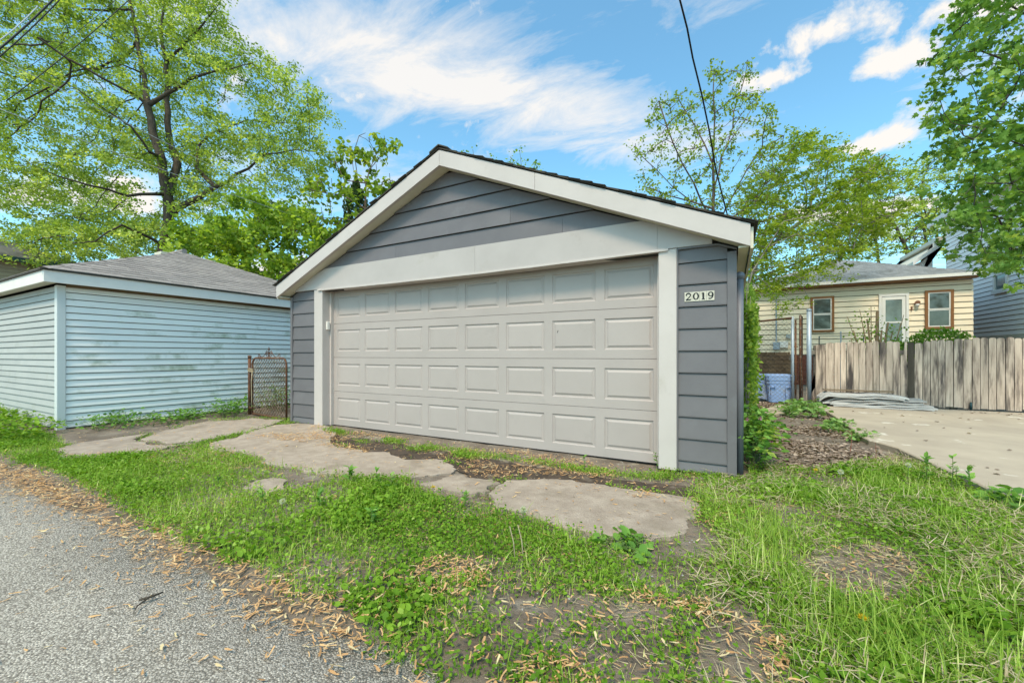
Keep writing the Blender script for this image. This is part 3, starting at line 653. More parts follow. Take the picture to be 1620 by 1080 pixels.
# ------------------------------------------------------------------ pale blue neighbour garage
def tri_roof(parent, A, B, C, D, mat, ex=0.145, tab=0.30, n_tab_max=400, stuff=False, lift=0.008):
    """lapped shingles on a roof face whose eave runs A-B and whose top edge runs D-C (C may equal D)"""
    A, B, C, D = map(Vector, (A, B, C, D))
    nrm = (B - A).cross(D - A).normalized()
    if nrm.z < 0: nrm = -nrm
    H = ((D - A) - (B - A) * ((D - A).dot(B - A) / (B - A).length_squared)).length
    nC = max(2, int(H / ex)); e = (B - A).normalized()
    allmb = MB()
    for k in range(nC):
        t0, t1 = k / nC, min(1.0, (k + 1.08) / nC)
        a0, b0 = A.lerp(D, t0), B.lerp(C, t0); a1, b1 = A.lerp(D, t1), B.lerp(C, t1)
        L_ = (b0 - a0).length
        if L_ < 0.05: continue
        off = (k % 2) * tab * 0.5
        s0 = -off
        while s0 < L_:
            u0, u1 = max(0, s0) / L_, min(L_, s0 + tab - 0.006) / L_
            s0 += tab
            if u1 - u0 < 0.01 / L_: continue
            # clip the upper edge to the hips
            La = (a1 - a0).dot(e); Lb = L_ - (b1 - a0).dot(e)
            p0, p1 = a0 + e * (u0 * L_), a0 + e * (u1 * L_)
            up = ((D - A) - e * ((D - A).dot(e))).normalized() * (H * (t1 - t0))
            q0, q1 = p0 + up, p1 + up
            lo, hi = La, L_ - Lb
            x0, x1 = u0 * L_, u1 * L_
            y0, y1 = min(max(x0, lo), hi), min(max(x1, lo), hi)
            q0 = a0 + up + e * y0; q1 = a0 + up + e * y1
            l = lift + random.uniform(0, 0.004)
            mb = allmb if stuff else MB()
            mb.poly([p0 + nrm * l, p1 + nrm * l, q1 + nrm * 0.002, q0 + nrm * 0.002, p0, p1], [(0, 1, 2, 3), (4, 5, 1, 0), (4, 0, 3), (5, 2, 1)])
            if not stuff: mb.build('shingle', mat, parent)
    if stuff:
        o = allmb.build('shingles', mat, parent); o['kind'] = 'stuff'
def build_blue():
    X1, Y0 = -8.1, -2.09; X0, Y1 = -13.9, 3.4; WZ = 2.14
    g = empty('garage', ((X0 + X1) / 2, Y0, 0), 'pale blue garage with lap siding, white fascia and hip roof', 'garage')
    w = MB(); w.box(X0 + .02, X1 - .02, Y0 + .02, Y1 - .02, -0.05, WZ); w.build('wall', M['core2'], g)
    E = 0.1015
    for k in range(21):
        z0 = 0.02 + k * E; z1 = z0 + E
        j = 0.002 * math.sin(k * 2.1)
        lap_board_y(Y0 + 0.06, Y1, z0, min(z1, WZ), X1 - 0.020, 0.020).build('siding_board', M['blue'], g)
        cuts = [X0, -9.05 - (k * 7 % 5) * 0.28, X1 - 0.06]
        for a, b in zip(cuts[:-1], cuts[1:]):
            lap_board_x(a, b - 0.002, z0, min(z1, WZ), Y0 + 0.018, 0.016 + random.uniform(0, 0.003)).build('siding_board', M['bluefront'], g)
    bevel(MB().box(X1 - 0.085, X1 + 0.012, Y0 - 0.012, Y0 + 0.085, -0.02, WZ).build('corner_post', M['bluepost'], g), 0.006)
    ov = 0.175; zf0, zf1 = WZ + 0.012, WZ + 0.185
    ex0, ex1, ey0, ey1 = X0 - ov, X1 + ov, Y0 - ov, Y1 + ov
    MB().box(ex1 - 0.02, ex1, ey0, ey1, zf0, zf1).build('fascia', M['white'], g)
    MB().box(ex0, ex1 - 0.021, ey0, ey0 + 0.02, zf0, zf1).build('fascia', M['white'], g)
    MB().box(X1 + 0.013, ex1 - 0.022, ey0 + 0.022, ey1, zf0 + 0.012, zf0 + 0.02).build('soffit', M['soffit'], g)
    MB().box(ex0, X1 + 0.012, ey0 + 0.022, Y0 - 0.014, zf0 + 0.012, zf0 + 0.02).build('soffit', M['soffit'], g)
    MB().box(X1 - 0.004, X1 + 0.004, Y0 + 0.09, Y1, WZ - 0.02, WZ + 0.02).build('frieze', M['board'], g)
    R0 = Vector((-11.35, 0.655, 3.56)); R1 = Vector((-10.95, 0.655, 3.56))
    zr = zf1 + 0.012; d = 0.02
    A = Vector((ex1 + d, ey0 - d, zr)); B = Vector((ex1 + d, ey1 + d, zr)); Cc = Vector((ex0 - d, ey0 - d, zr)); Dd = Vector((ex0 - d, ey1 + d, zr))
    deck = MB()
    deck.poly([A, B, R1, R0, Cc, Dd], [(0, 1, 2), (4, 0, 2, 3), (5, 4, 3), (1, 5, 3, 2)])
    lo = [p - Vector((0, 0, 0.02)) for p in (A, B, Dd, Cc)]
    deck.poly([A, B, Dd, Cc] + lo, [(0, 4, 5, 1), (3, 7, 4, 0), (7, 6, 5, 4)])
    deck.build('roof_deck', M['shingle_dk'], g)
    up = Vector((0, 0, 0.004))
    tri_roof(g, A + up, B + up, R1 + up, R1 + up, M['shingle'], 0.15, 0.31)
    tri_roof(g, Cc + up, A + up, R1 + up, R0 + up, M['shingle'], 0.15, 0.31, stuff=True)
    for p, q in ((A, R1), (B, R1)):
        n = 13
        for i in range(n):
            a = p.lerp(q, i / n); b = p.lerp(q, (i + 1.12) / n); s = (q - p).cross(Vector((0, 0, 1))).normalized() * 0.075
            MB().poly([a + s + up * 2 - Vector((0, 0, .012)), a + up * 6, a - s + up * 2 - Vector((0, 0, .012)), b + s * 0.9 - Vector((0, 0, .012)), b + up * 2.6, b - s * 0.9 - Vector((0, 0, .012))],
                      [(0, 1, 4, 3), (1, 2, 5, 4)]).build('hip_cap', M['shingle'], g)
    v = MB(); c = onY(256, 402, 0.7)
    v.tube([R0 + Vector((-0.2, 0, 0.02)), R1 + Vector((0.1, 0, 0.02))], 0.06, 8); v.build('ridge_cap', M['shingle'], g)
    MB().box(-11.85, -11.5, 0.45, 0.8, 3.45, 3.62).build('roof_vent', M['soffit'], g)
build_blue()

# ------------------------------------------------------------------ chain link
def chain_wires(mb, P, U, V, du, dv, cell=0.055, r=0.0016, bow=0.0):
    """diamond mesh in the rectangle P + u*U + v*V (unit vectors), du by dv"""
    P, U, V = Vector(P), Vector(U), Vector(V); Nn = U.cross(V)
    n = int((du + dv) / cell) + 1
    for sgn in (1, -1):
        for i in range(n + 1):
            s = i * cell
            # line u - sgn*v = const
            if sgn == 1: u0, v0 = (s - dv, 0.0); pts = [(u0 + t, t) for t in (0.0, dv)]
            else: pts = [(s - t, t) for t in (0.0, dv)]
            (ua, va), (ub, vb) = pts
            # clip in u
            def clip(ua, va, ub, vb):
                t0, t1 = 0.0, 1.0; d = ub - ua
                for lim, sg in ((0.0, 1), (du, -1)):
                    fa = sg * (ua - lim); fb = sg * (ub - lim)
                    if fa < 0 and fb < 0: return None
                    if fa < 0: t0 = max(t0, fa / (fa - fb))
                    elif fb < 0: t1 = min(t1, fa / (fa - fb))
                if t1 - t0 < 0.01: return None
                return (ua + d * t0, va + (vb - va) * t0, ua + d * t1, va + (vb - va) * t1)
            c = clip(ua, va, ub, vb)
            if c is None: continue
            ua, va, ub, vb = c
            k = max(2, int(abs(vb - va) / (cell / 2)))
            line = []
            for j in range(k + 1):
                t = j / k; u = ua + (ub - ua) * t; v = va + (vb - va) * t
                line.append(P + U * u + V * v + Nn * (0.004 * (1 if (j + (sgn > 0)) % 2 else -1) + bow * math.sin(math.pi * v / dv)))
            mb.tube(line, r, 3, cap=False)
def build_left_gate():
    Y = 0.17; x0, x1 = -7.17, -6.15; z0, z1 = 0.02, 1.05
    g = empty('yard_gate', (x0, Y, 0), 'small rusty chain-link gate with scroll top between the garages', 'gate')
    R = 0.12; pts = []
    for cx, cz, a0, a1 in ((x0 + R, z1 - R, 180, 90), (x1 - R, z1 - R, 90, 0)):
        for i in range(6):
            a = math.radians(a0 + (a1 - a0) * i / 5); pts.append((cx + R * math.cos(a), Y, cz + R * math.sin(a)))
    loop = [(x0, Y, z0)] + pts + [(x1, Y, z0 - 0.03), ]
    MB().tube(loop, 0.017, 8).build('frame', M['rust'], g, True)
    MB().tube([(x0, Y, z0), (x1, Y, z0 - 0.03)], 0.017, 8).build('bottom_rail', M['rust'], g, True)
    mb = MB(); chain_wires(mb, (x0 + 0.01, Y, z0), (1, 0, 0), (0, 0, 1), x1 - x0 - 0.02, z1 - z0 - 0.02, 0.075, 0.0055)
    mb.build('chain_link', M['rustwire'], g)
    # scrolled ornament
    def spiral(cx, cz, r0, a0, turns, sx):
        return [(cx + sx * (r0 * (1 - t * 0.75)) * math.cos(a0 + turns * 2 * math.pi * t), Y, cz + (r0 * (1 - t * 0.75)) * math.sin(a0 + turns * 2 * math.pi * t)) for t in [i / 22 for i in range(23)]]
    xc = (x0 + x1) / 2
    for sx in (-1, 1):
        line = [(xc + sx * 0.02, Y, z1 + 0.10), (xc + sx * 0.07, Y, z1 + 0.13), (xc + sx * 0.12, Y, z1 + 0.06), (xc + sx * 0.18, Y, z1 + 0.025), (xc + sx * 0.26, Y, z1 + 0.03)] + spiral(xc + sx * 0.30, z1 + 0.045, 0.04, math.pi, 1.2, -sx * -1)
        MB().tube(line, 0.006, 6).build('scroll', M['rust'], g, True)
        MB().tube(spiral(xc + sx * 0.045, z1 + 0.055, 0.05, 0.3, 1.3, sx), 0.006, 6).build('scroll', M['rust'], g, True)
    MB().tube([(xc, Y, z1), (xc, Y, z1 + 0.13), (xc, Y, z1 + 0.15), (xc, Y, z1 + 0.18), (xc, Y, z1 + 0.20)], [0.007, 0.007, 0.014, 0.009, 0.003], 8).build('finial', M['rust'], g, True)
    for z in (0.12, 0.80):
        MB().tube([(x0 - 0.10, Y, z), (x0, Y, z)], 0.022, 8).build('hinge', M['rust'], g, True)
    p = Vector((-7.265, Y, 0))
    g2 = empty('gate_post', p, 'rusty brown steel post hinging the small gate by blue siding', 'post')
    MB().tube([p + Vector((0, 0, -0.03)), p + Vector((0, 0, 1.07))], 0.028, 10).build('pipe', M['rust'], g2, True)
    MB().tube([p + Vector((0, 0, 1.05)), p + Vector((0, 0, 1.085)), p + Vector((0, 0, 1.10))], [0.033, 0.033, 0.02], 10).build('cap', M['rust'], g2, True)
    mb = MB()
    for i in range(5):
        zz = 0.80 + 0.012 * i
        c = [(-7.215 + 0.075 * math.cos(a), Y + 0.04 * math.sin(a), zz + 0.006 * math.sin(2 * a + i)) for a in [2 * math.pi * j / 14 for j in range(15)]]
        mb.tube(c, 0.007, 5)
    mb.tube([(-7.14, Y - 0.02, 0.82), (-7.15, Y - 0.03, 0.6), (-7.16, Y - 0.02, 0.3), (-7.165, Y - 0.02, 0.12)], 0.009, 5)
    tag(mb.build('rope', M['rope'], None, True), 'frayed tan rope tying the small gate to its post', 'rope')
    # short run of fence seen through the gate
    q = Vector((-7.20, 1.0, 0)); fe = empty('chain_link_fence', q, 'short chain-link run with mossy wooden post behind the small gate', 'fence')
    MB().tube([q + Vector((0, 0, -0.03)), q + Vector((0, 0, 0.80)), q + Vector((0, 0, 0.83))], [0.055, 0.055, 0.03], 9).build('post', M['mosspost'], fe, True)
    MB().tube([q + Vector((0.05, 0, 0.77)), (-5.8, 1.0, 0.77)], 0.012, 6).build('top_rail', M['galv'], fe, True)
    MB().tube([q + Vector((0.12, 0, 0.0)), q + Vector((0.12, 0, 0.77))], 0.012, 6).build('tension_bar', M['galv'], fe, True)
    mb = MB(); chain_wires(mb, q + Vector((0.12, 0, 0.03)), (1, 0, 0), (0, 0, 1), 1.3, 0.73, 0.075, 0.003); mb.build('chain_link', M['galv'], fe)
build_left_gate()
def build_right_chain():
    Y = 7.0
    p = onY(1280, 561, Y); p.z = 0
    o = empty('fence_post', p, 'tall pale galvanised post at the left end of wooden fence', 'post')
    MB().tube([p + Vector((0, 0, -0.05)), p + Vector((0, 0, 2.1))], 0.045, 14).build('pipe', M['galvpost'], o, True)
    MB().tube([p + Vector((0, 0, 2.09)), p + Vector((0, 0, 2.125)), p + Vector((0, 0, 2.14))], [0.05, 0.05, 0.03], 14).build('cap', M['galvpost'], o, True)
    # the open gate leaf, seen at a slant
    a = onY(1266, 561, Y + 0.05); a.z = 0; b = Vector((p.x - 0.04, Y + 0.75, 0))
    g = empty('walk_gate', a, 'tall rusty framed chain-link gate standing ajar beside galvanised post', 'gate')
    u = (b - a).normalized(); w = (b - a).length
    MB().tube([a + Vector((0, 0, 0.06)), a + Vector((0, 0, 1.97)), a + Vector((0, 0, 2.0)) + u * 0.04, b + Vector((0, 0, 2.02)), b + Vector((0, 0, 0.06)), a + Vector((0, 0, 0.06))], 0.022, 8).build('frame', M['rust'], g, True)
    MB().tube([a + Vector((0, 0, 1.0)), b + Vector((0, 0, 1.0))], 0.014, 6).build('mid_rail', M['rust'], g, True)
    mb = MB(); chain_wires(mb, a + Vector((0, 0, 0.06)), u, (0, 0, 1), w, 1.92, 0.085, 0.0024); mb.build('chain_link', M['galv'], g)
    # fence to the left, running behind the shrub
    c = onY(1254, 561, Y); c.z = 0; d = Vector((0.72, Y, 0))
    f = empty('chain_link_fence', c, 'tall chain-link fence with rusty top rail in front of the blue bins', 'fence')
    for q in (c, d): MB().tube([q + Vector((0, 0, -0.03)), q + Vector((0, 0, 1.98))], 0.028, 10).build('post', M['galvpost'], f, True)
    q = c + Vector((0.055, 0, 0)); MB().tube([q + Vector((0, 0, -0.03)), q + Vector((0, 0, 1.90))], 0.02, 10).build('post', M['rust'], f, True)
    MB().tube([c + Vector((0, 0, 1.95)), d + Vector((0, 0, 1.85))], 0.022, 8).build('top_rail', M['rust'], f, True)
    for z in (0.5, 0.95, 1.3): MB().tube([c + Vector((-0.03, 0, z)), q + Vector((0.05, 0, z - .01))], 0.014, 6).build('clamp', M['rust'], f, True)
    mb = MB(); chain_wires(mb, d + Vector((0, 0, 0.05)), (1, 0, 0), (0, 0, 1), c.x - d.x, 1.82, 0.09, 0.0024); mb.build('chain_link', M['rustwire'], f)
build_right_chain()

# ------------------------------------------------------------------ wooden fence
def build_fence():
    Y = 6.98
    f = empty('wooden_fence', (3.9, Y, 0), 'weathered grey dog-eared picket fence behind the parking pad', 'fence')
    edges = [(1276, 612), (1290, 545), (1306, 542), (1320, 541), (1330, 541), (1339, 541), (1350, 541), (1359, 541), (1370, 541), (1381, 540), (1391, 540), (1402, 540), (1413, 540), (1425, 540), (1436, 541), (1447, 542), (1460, 539), (1472, 538), (1484, 538), (1496, 538), (1509, 537), (1524, 536), (1538, 535), (1551, 535), (1564, 535), (1577, 535), (1591, 534), (1605, 534), (1618, 535), (1632, 534), (1646, 534), (1660, 533), (1676, 533), (1690, 533)]
    for i in range(len(edges) - 1):
        a = onY(edges[i][0], edges[i][1], Y); b = onY(edges[i + 1][0], edges[i][1], Y)
        x0, x1 = a.x + 0.004, b.x - 0.007; z1 = a.z + random.uniform(-0.012, 0.012); z0 = 0.055 + 0.0 + random.uniform(0, 0.035)
        if i == 14: x1 = x0 + (x1 - x0) * 0.98
        w = x1 - x0; y = Y + random.uniform(-0.006, 0.006); e = 0.028; lean = random.uniform(-0.006, 0.006)
        cu = random.uniform(-0.004, 0.004)
        top = [(x1 + lean, z1 - e * 1.1), (x1 - e * 0.35 + lean, z1 - e * 0.35), (x1 - e + lean, z1), (x0 + e + lean, z1), (x0 + e * 0.35 + lean, z1 - e * 0.35), (x0 + lean, z1 - e * 1.1)]
        if i in (0, 14): top = [(x1, z1), (x0, z1 - 0.005)]
        if i == 13: top = [(x1 + lean, z1), (x1 - w * .35 + lean, z1 - 0.01), (x0 + w * .45 + lean, z1 - 0.27), (x0 + lean, z1 - 0.28)]
        mid = [(x1 + cu, 0.7)], [(x0 + cu, 0.7)]
        pts = [(x0, z0), (x1, z0)] + mid[0] + top + mid[1]
        MB().prism([(x, y, z) for x, z in pts], (0, 0.019, 0)).build('picket', M['plank_dk'] if i == 14 else M['plank'], f)
    for z in (0.28, 1.12): MB().box(2.25, 6.6, Y + 0.03, Y + 0.068, z, z + 0.085).build('rail', M['rail'], f)
    for x in (2.30, 4.52, 6.4): MB().box(x, x + 0.085, Y + 0.07, Y + 0.155, 0, 1.32).build('post', M['rail'], f)
    # small steel foot between two bays
    q = onZ(1521, 648); MB().tube([(q.x, Y - 0.03, 0.04), (q.x, Y - 0.03, 0.19)], 0.018, 8).build('steel_foot', M['green_gutter'], f, True)
build_fence()

# ------------------------------------------------------------------ stack of sheets, bins
def build_sheets():
    n = 7; ords = ['lowest', 'second from bottom', 'third from bottom', 'middle', 'third from top', 'second from top', 'topmost']
    for k in range(n):
        a = 2.33 + random.uniform(-0.04, 0.10) + (0.10 if k < 2 else 0); b = 4.02 - k * 0.03 + random.uniform(-0.07, 0.07)
        if k >= 5: b -= 0.22
        y0 = 6.28 + random.uniform(-0.03, 0.04); y1 = 6.80
        z = 0.05 + k * 0.038; nx, ny = 18, 4; V = []
        for th in (0, 1):
            for j in range(ny + 1):
                for i in range(nx + 1):
                    u = i / nx; x = a + (b - a) * u
                    droop = -0.13 * max(0, (0.12 - u) / 0.12) ** 1.5 * (k / n) - 0.03 * max(0, (u - 0.72) / 0.28) ** 1.2 * (k / n)
                    zz = z + droop + 0.010 * math.sin(u * 9 + k * 1.3) + 0.005 * math.sin(u * 23 + k) + 0.012 * (j / ny)
                    V.append((x + 0.02 * math.sin(j + k), y0 + (y1 - y0) * j / ny + 0.012 * math.sin(u * 14 + k * 2), max(0.05, zz) + th * 0.028))
        W = nx + 1; H = (ny + 1) * W; F = []
        for j in range(ny):
            for i in range(nx):
                q = j * W + i; F.append((q, q + W, q + W + 1, q + 1)); F.append((H + q, H + q + 1, H + q + W + 1, H + q + W))
        for i in range(nx): F.append((i, i + 1, H + i + 1, H + i))
        for j in range(ny): q = j * W; F.append((q, H + q, H + q + W, q + W)); q += nx; F.append((q, q + W, H + q + W, H + q))
        me = bpy.data.meshes.new('roofing_sheet'); me.from_pydata(V, [], F); me.update()
        tag(link('roofing_sheet', me, M['sheet']), f'grey weathered wavy sheet, {ords[k]} in the pile by the fence', 'sheet', 'stacked weathered sheets')
    o = MB().box(2.42, 3.55, 6.62, 6.80, 0.352, 0.37).build('board', M['board']); tag(o, 'thin brown board lying on top of the grey sheets', 'board')
build_sheets()
def bin_(loc, rz, tilt, label, s=1.0):
    r = empty('trash_bin', loc, label, 'bin', 'blue bins behind the chain-link fence')
    def ring(w, d, z, c=0.05):
        w /= 2; d /= 2
        return [(-w + c, -d, z), (w - c, -d, z), (w, -d + c, z), (w, d - c, z), (w - c, d, z), (-w + c, d, z), (-w, d - c, z), (-w, -d + c, z)]
    rs = [ring(.44, .40, 0), ring(.52, .47, .44), ring(.545, .49, .44), ring(.55, .50, .52), ring(.57, .52, .52), ring(.575, .525, .60), ring(.55, .50, .60), ring(.53, .48, .5)]
    V = [p for q in rs for p in q]; F = [tuple(range(8))[::-1]] + [(8 * i + j, 8 * i + (j + 1) % 8, 8 * i + 8 + (j + 1) % 8, 8 * i + 8 + j) for i in range(len(rs) - 1) for j in range(8)]
    F.append(tuple(range(8 * (len(rs) - 1), 8 * len(rs))))
    Mx = Matrix.Translation(loc) @ Matrix.Rotation(rz, 4, 'Z') @ Matrix.Rotation(tilt, 4, 'Y') @ Matrix.Scale(s, 4)
    def add(name, V, F):
        me = bpy.data.meshes.new(name); me.from_pydata(V, [], F); me.transform(Mx); me.update(); return link(name, me, M['binblue'], r)
    add('tub', V, F)
    lid = MB(); rr = [ring(.585, .53, .602), ring(.59, .535, .635), ring(.50, .45, .665)]
    lid.poly([p for q in rr for p in q], [tuple(range(8))[::-1]] + [(8 * i + j, 8 * i + (j + 1) % 8, 8 * i + 8 + (j + 1) % 8, 8 * i + 8 + j) for i in range(2) for j in range(8)] + [tuple(range(16, 24))])
    add('lid', lid.v, lid.f)
    for x in (-.17, .17):
        h = MB().box(x - .07, x + .07, -.275, -.245, .36, .38); h.box(x - .07, x - .055, -.272, -.24, .15, .36); add('moulded_rib', h.v, h.f)
bin_((onZ(1232, 636).x, 7.30, 0.0), 0.12, 0.0, 'upright slate blue plastic bin behind the chain-link fence', 0.98)
bin_((1.30, 7.40, 0.06), 0.2, 0.24, 'slate blue plastic bin leaning over beside the shrub', 0.86)

# ------------------------------------------------------------------ houses
def window(parent, x0, x1, z0, z1, y, trim, fr=0.07, sash='white', split=0.5):
    w = empty('window', ((x0 + x1) / 2, y, z0)); w.parent = parent; w.matrix_parent_inverse = Matrix.Translation(-Vector(parent.location))
    def P(name, mb, m):
        me = bpy.data.meshes.new(name); me.from_pydata(mb.v, [], mb.f); me.update()
        me.transform(Matrix.Translation(-Vector(w.location))); o = link(name, me, m); o.parent = w; return o
    P('frame', MB().box(x0, x1, y - 0.05, y, z1 - fr, z1).box(x0, x1, y - 0.06, y, z0, z0 + fr).box(x0, x0 + fr, y - 0.05, y, z0 + fr, z1 - fr).box(x1 - fr, x1, y - 0.05, y, z0 + fr, z1 - fr), trim)
    a, b, c, d = x0 + fr, x1 - fr, z0 + fr, z1 - fr; t = 0.035; mz = c + (d - c) * split
    for k, (s0, s1, yy) in enumerate(((c, mz, y - 0.025), (mz, d, y - 0.035))):
        P('sash', MB().box(a, b, yy, yy + 0.02, s1 - t, s1).box(a, b, yy, yy + 0.02, s0, s0 + t).box(a, a + t, yy, yy + 0.02, s0 + t, s1 - t).box(b - t, b, yy, yy + 0.02, s0 + t, s1 - t), M[sash])
        P('pane', MB().box(a + t, b - t, yy + 0.008, yy + 0.012, s0 + t, s1 - t), M['glass'])
    return w
def build_yellow():
    Y = 14.0; x0, x1 = 1.2, 7.41; zb, zt = 1.13, 3.52
    h = empty('house', ((x0 + x1) / 2, Y, 0), 'cream yellow house with brown window trim behind the wooden fence', 'house')
    MB().box(x0 + .03, x1 - .03, Y + .022, Y + 10, 0, zt).build('wall', M['core3'], h)
    # foundation: stones left, bricks under the wall
    MB().box(x0, x1 - 0.05, Y + 0.0, Y + 0.03, 0, zb).build('mortar_bed', M['mortar'], h)
    z = 0.02; row = 0
    while z < zb - 0.05:
        hh = 0.15; x = x0 + (row % 2) * 0.12
        while x < 2.55:
            ww = random.uniform(0.22, 0.38); MB().box(x, min(x + ww - 0.015, 2.6), Y - 0.03 - random.uniform(0, .02), Y, z, z + hh - 0.015).build('stone', M['stone'], h); x += ww
        z += hh; row += 1
    z = 0.02; row = 0
    bm = MB().box(0, 0.20, -0.012, 0, 0, 0.062); me = None
    while z < zb - 0.06:
        x = 2.66 + (row % 2) * 0.105
        while x < 3.75:
            if me is None:
                me = bpy.data.meshes.new('brick'); me.from_pydata(bm.v, [], bm.f); me.materials.append(M['brick'])
            o = bpy.data.objects.new('brick', me); COL.objects.link(o); o.parent = h; o.matrix_parent_inverse = Matrix.Translation(-Vector(h.location)); o.location = (x, Y - 0.001, z)
            x += 0.21
        z += 0.072; row += 1
    E = 0.186; wins = [(3.218, 3.905, 1.93, 3.205), (6.28, 6.955, 1.95, 3.21)]; door = (5.12, 5.88, 1.13, 3.165)
    k = 0; z = zb
    while z < zt - 0.02:
        z1 = min(z + E, zt); cuts = [(x0, x1)]
        for (a, b, c, d) in wins + [door]:
            if c < z1 - 0.02 and d > z + 0.02:
                cuts = [q for p in cuts for q in ((p[0], min(p[1], a)), (max(p[0], b), p[1])) if q[1] - q[0] > 0.02] if any(p[0] < a < p[1] or p[0] < b < p[1] for p in cuts) else cuts
        for a, b in cuts: lap_board_x(a, b, z, z1, Y + 0.02, 0.026, 0.02).build('siding_board', M['yellow'], h)
        z += E; k += 1
    for (a, b, c, d) in wins + [door]:
        kk = math.ceil((d - zb) / E); zc = zb + kk * E; lap_board_x(a, b, d + 0.002, zc, Y + 0.02, 0.024, 0.02).build('siding_board', M['yellow'], h)
        if c > zb + .01:
            kk = math.floor((c - zb) / E); zc = zb + kk * E; lap_board_x(a, b, zc, c - 0.002, Y + 0.02, 0.026, 0).build('siding_board', M['yellow'], h)
    for w in wins: window(h, *w, Y, M['brown'])
    c = onY(1491, 487, Y - .005); q = onY(1488, 487, Y)
    # pale round platter behind the right upper pane, seen against the glass
    pts = [(6.66 + 0.17 * math.cos(a) * 1.05, Y - 0.019, 2.88 + 0.17 * math.sin(a) + 0.05 * math.cos(a)) for a in [2 * math.pi * i / 20 for i in range(20)]]
    # storm door
    d = empty('door', (door[0], Y, door[2])); d.parent = h; d.matrix_parent_inverse = Matrix.Translation(-Vector(h.location))
    def P(name, mb, m):
        me = bpy.data.meshes.new(name); me.from_pydata(mb.v, [], mb.f); me.update(); me.transform(Matrix.Translation(-Vector(d.location))); o = link(name, me, m); o.parent = d
    a, b, zc, zd = door
    P('casing', MB().box(a, a + .07, Y - .06, Y, zc, zd).box(b - .07, b, Y - .06, Y, zc, zd).box(a + .07, b - .07, Y - .06, Y, zd - .08, zd), M['white'])
    P('leaf', MB().box(a + .08, a + .17, Y - .045, Y - .01, zc, zd - .09).box(b - .17, b - .08, Y - .045, Y - .01, zc, zd - .09).box(a + .17, b - .17, Y - .045, Y - .01, zd - .20, zd - .09).box(a + .17, b - .17, Y - .045, Y - .01, zc, zc + .35).box(a + .17, b - .17, Y - .045, Y - .01, zc + 1.05, zc + 1.10), M['white'])
    P('pane', MB().box(a + .17, b - .17, Y - .03, Y - .025, zc + .35, zd - .20), M['glass_lt'])
    q = onY(1450, 479, Y); l = MB(); l.tube([(q.x, Y + .01, q.z), (q.x, Y - .1, q.z)], [0.05, 0.07], 10); l.build('porch_lamp', M['lamp'], h)
    MB().tube([(q.x, Y - .07, q.z - .04), (q.x, Y - .07, q.z - .09), (q.x, Y - .07, q.z - .14)], [0.05, 0.055, 0.02], 10).build('lamp_globe', M['white'], h)
    q = onY(1442, 487, Y); MB().box(q.x - .02, q.x + .02, Y - .03, Y, q.z - .08, q.z + .05).build('mailbox', M['lamp'], h)
    # meter box and pipe at the left, hand rail
    for px, py, w_, h_, m_ in ((1240, 545, .26, .24, 'white'), (1228, 547, .20, .28, 'galvpost'), (1247, 532, .14, .14, 'plate_in')):
        q = onY(px, py, Y); bevel(MB().box(q.x - w_ / 2, q.x + w_ / 2, Y - .10, Y - 0.002, q.z - h_ / 2, q.z + h_ / 2).build('meter_box', M[m_], h), 0.01)
    q = onY(1228, 540, Y); MB().tube([(q.x, Y - .04, q.z), (q.x, Y - .04, zt + .1)], 0.022, 8).build('conduit', M['galvpost'], h)
    a = onY(1296, 532, Y - 1.0); b = onY(1366, 530, Y - 1.0)
    MB().tube([(a.x, Y - 1, 0), (a.x, Y - 1, a.z), (b.x, Y - 1, b.z), (b.x, Y - 1, 0)], 0.018, 6).build('hand_rail', M['green_gutter'], h)
    m_ = (a + b) / 2; MB().tube([(m_.x, Y - 1, 0), (m_.x, Y - 1, m_.z + .15)], 0.018, 6).build('hand_rail_post', M['galvpost'], h)
    # hip roof with gutter
    ov = 0.25; ze = zt + 0.16; A = Vector((x0 - ov, Y - ov, ze)); B = Vector((x1 + 0.05, Y - ov, ze)); R0 = Vector((4.55, Y + 2.9, 5.02)); R1 = Vector((4.55, Y + 8, 5.02)); Cc = Vector((x1 + .05, Y + 10.3, ze)); Dd = Vector((x0 - ov, Y + 10.3, ze))
    MB().poly([A, B, Cc, Dd, R0, R1], [(0, 1, 4), (1, 2, 5, 4), (2, 3, 5), (3, 0, 4, 5), (3, 2, 1, 0)]).build('roof_deck', M['roofgrey'], h)
    u = Vector((0, -0.004, 0.006)); tri_roof(h, A + u, B + u, R0 + u, R0 + u, M['roofgrey'], 0.17, 0.5, stuff=True, lift=0.014)
    MB().box(A.x, B.x, Y - ov - 0.09, Y - ov - 0.002, ze - 0.10, ze).build('gutter', M['white'], h)
    MB().box(A.x, B.x, Y - ov - 0.02, Y - 0.0, ze - 0.16, ze - 0.105).build('soffit', M['brown'], h)
build_yellow()
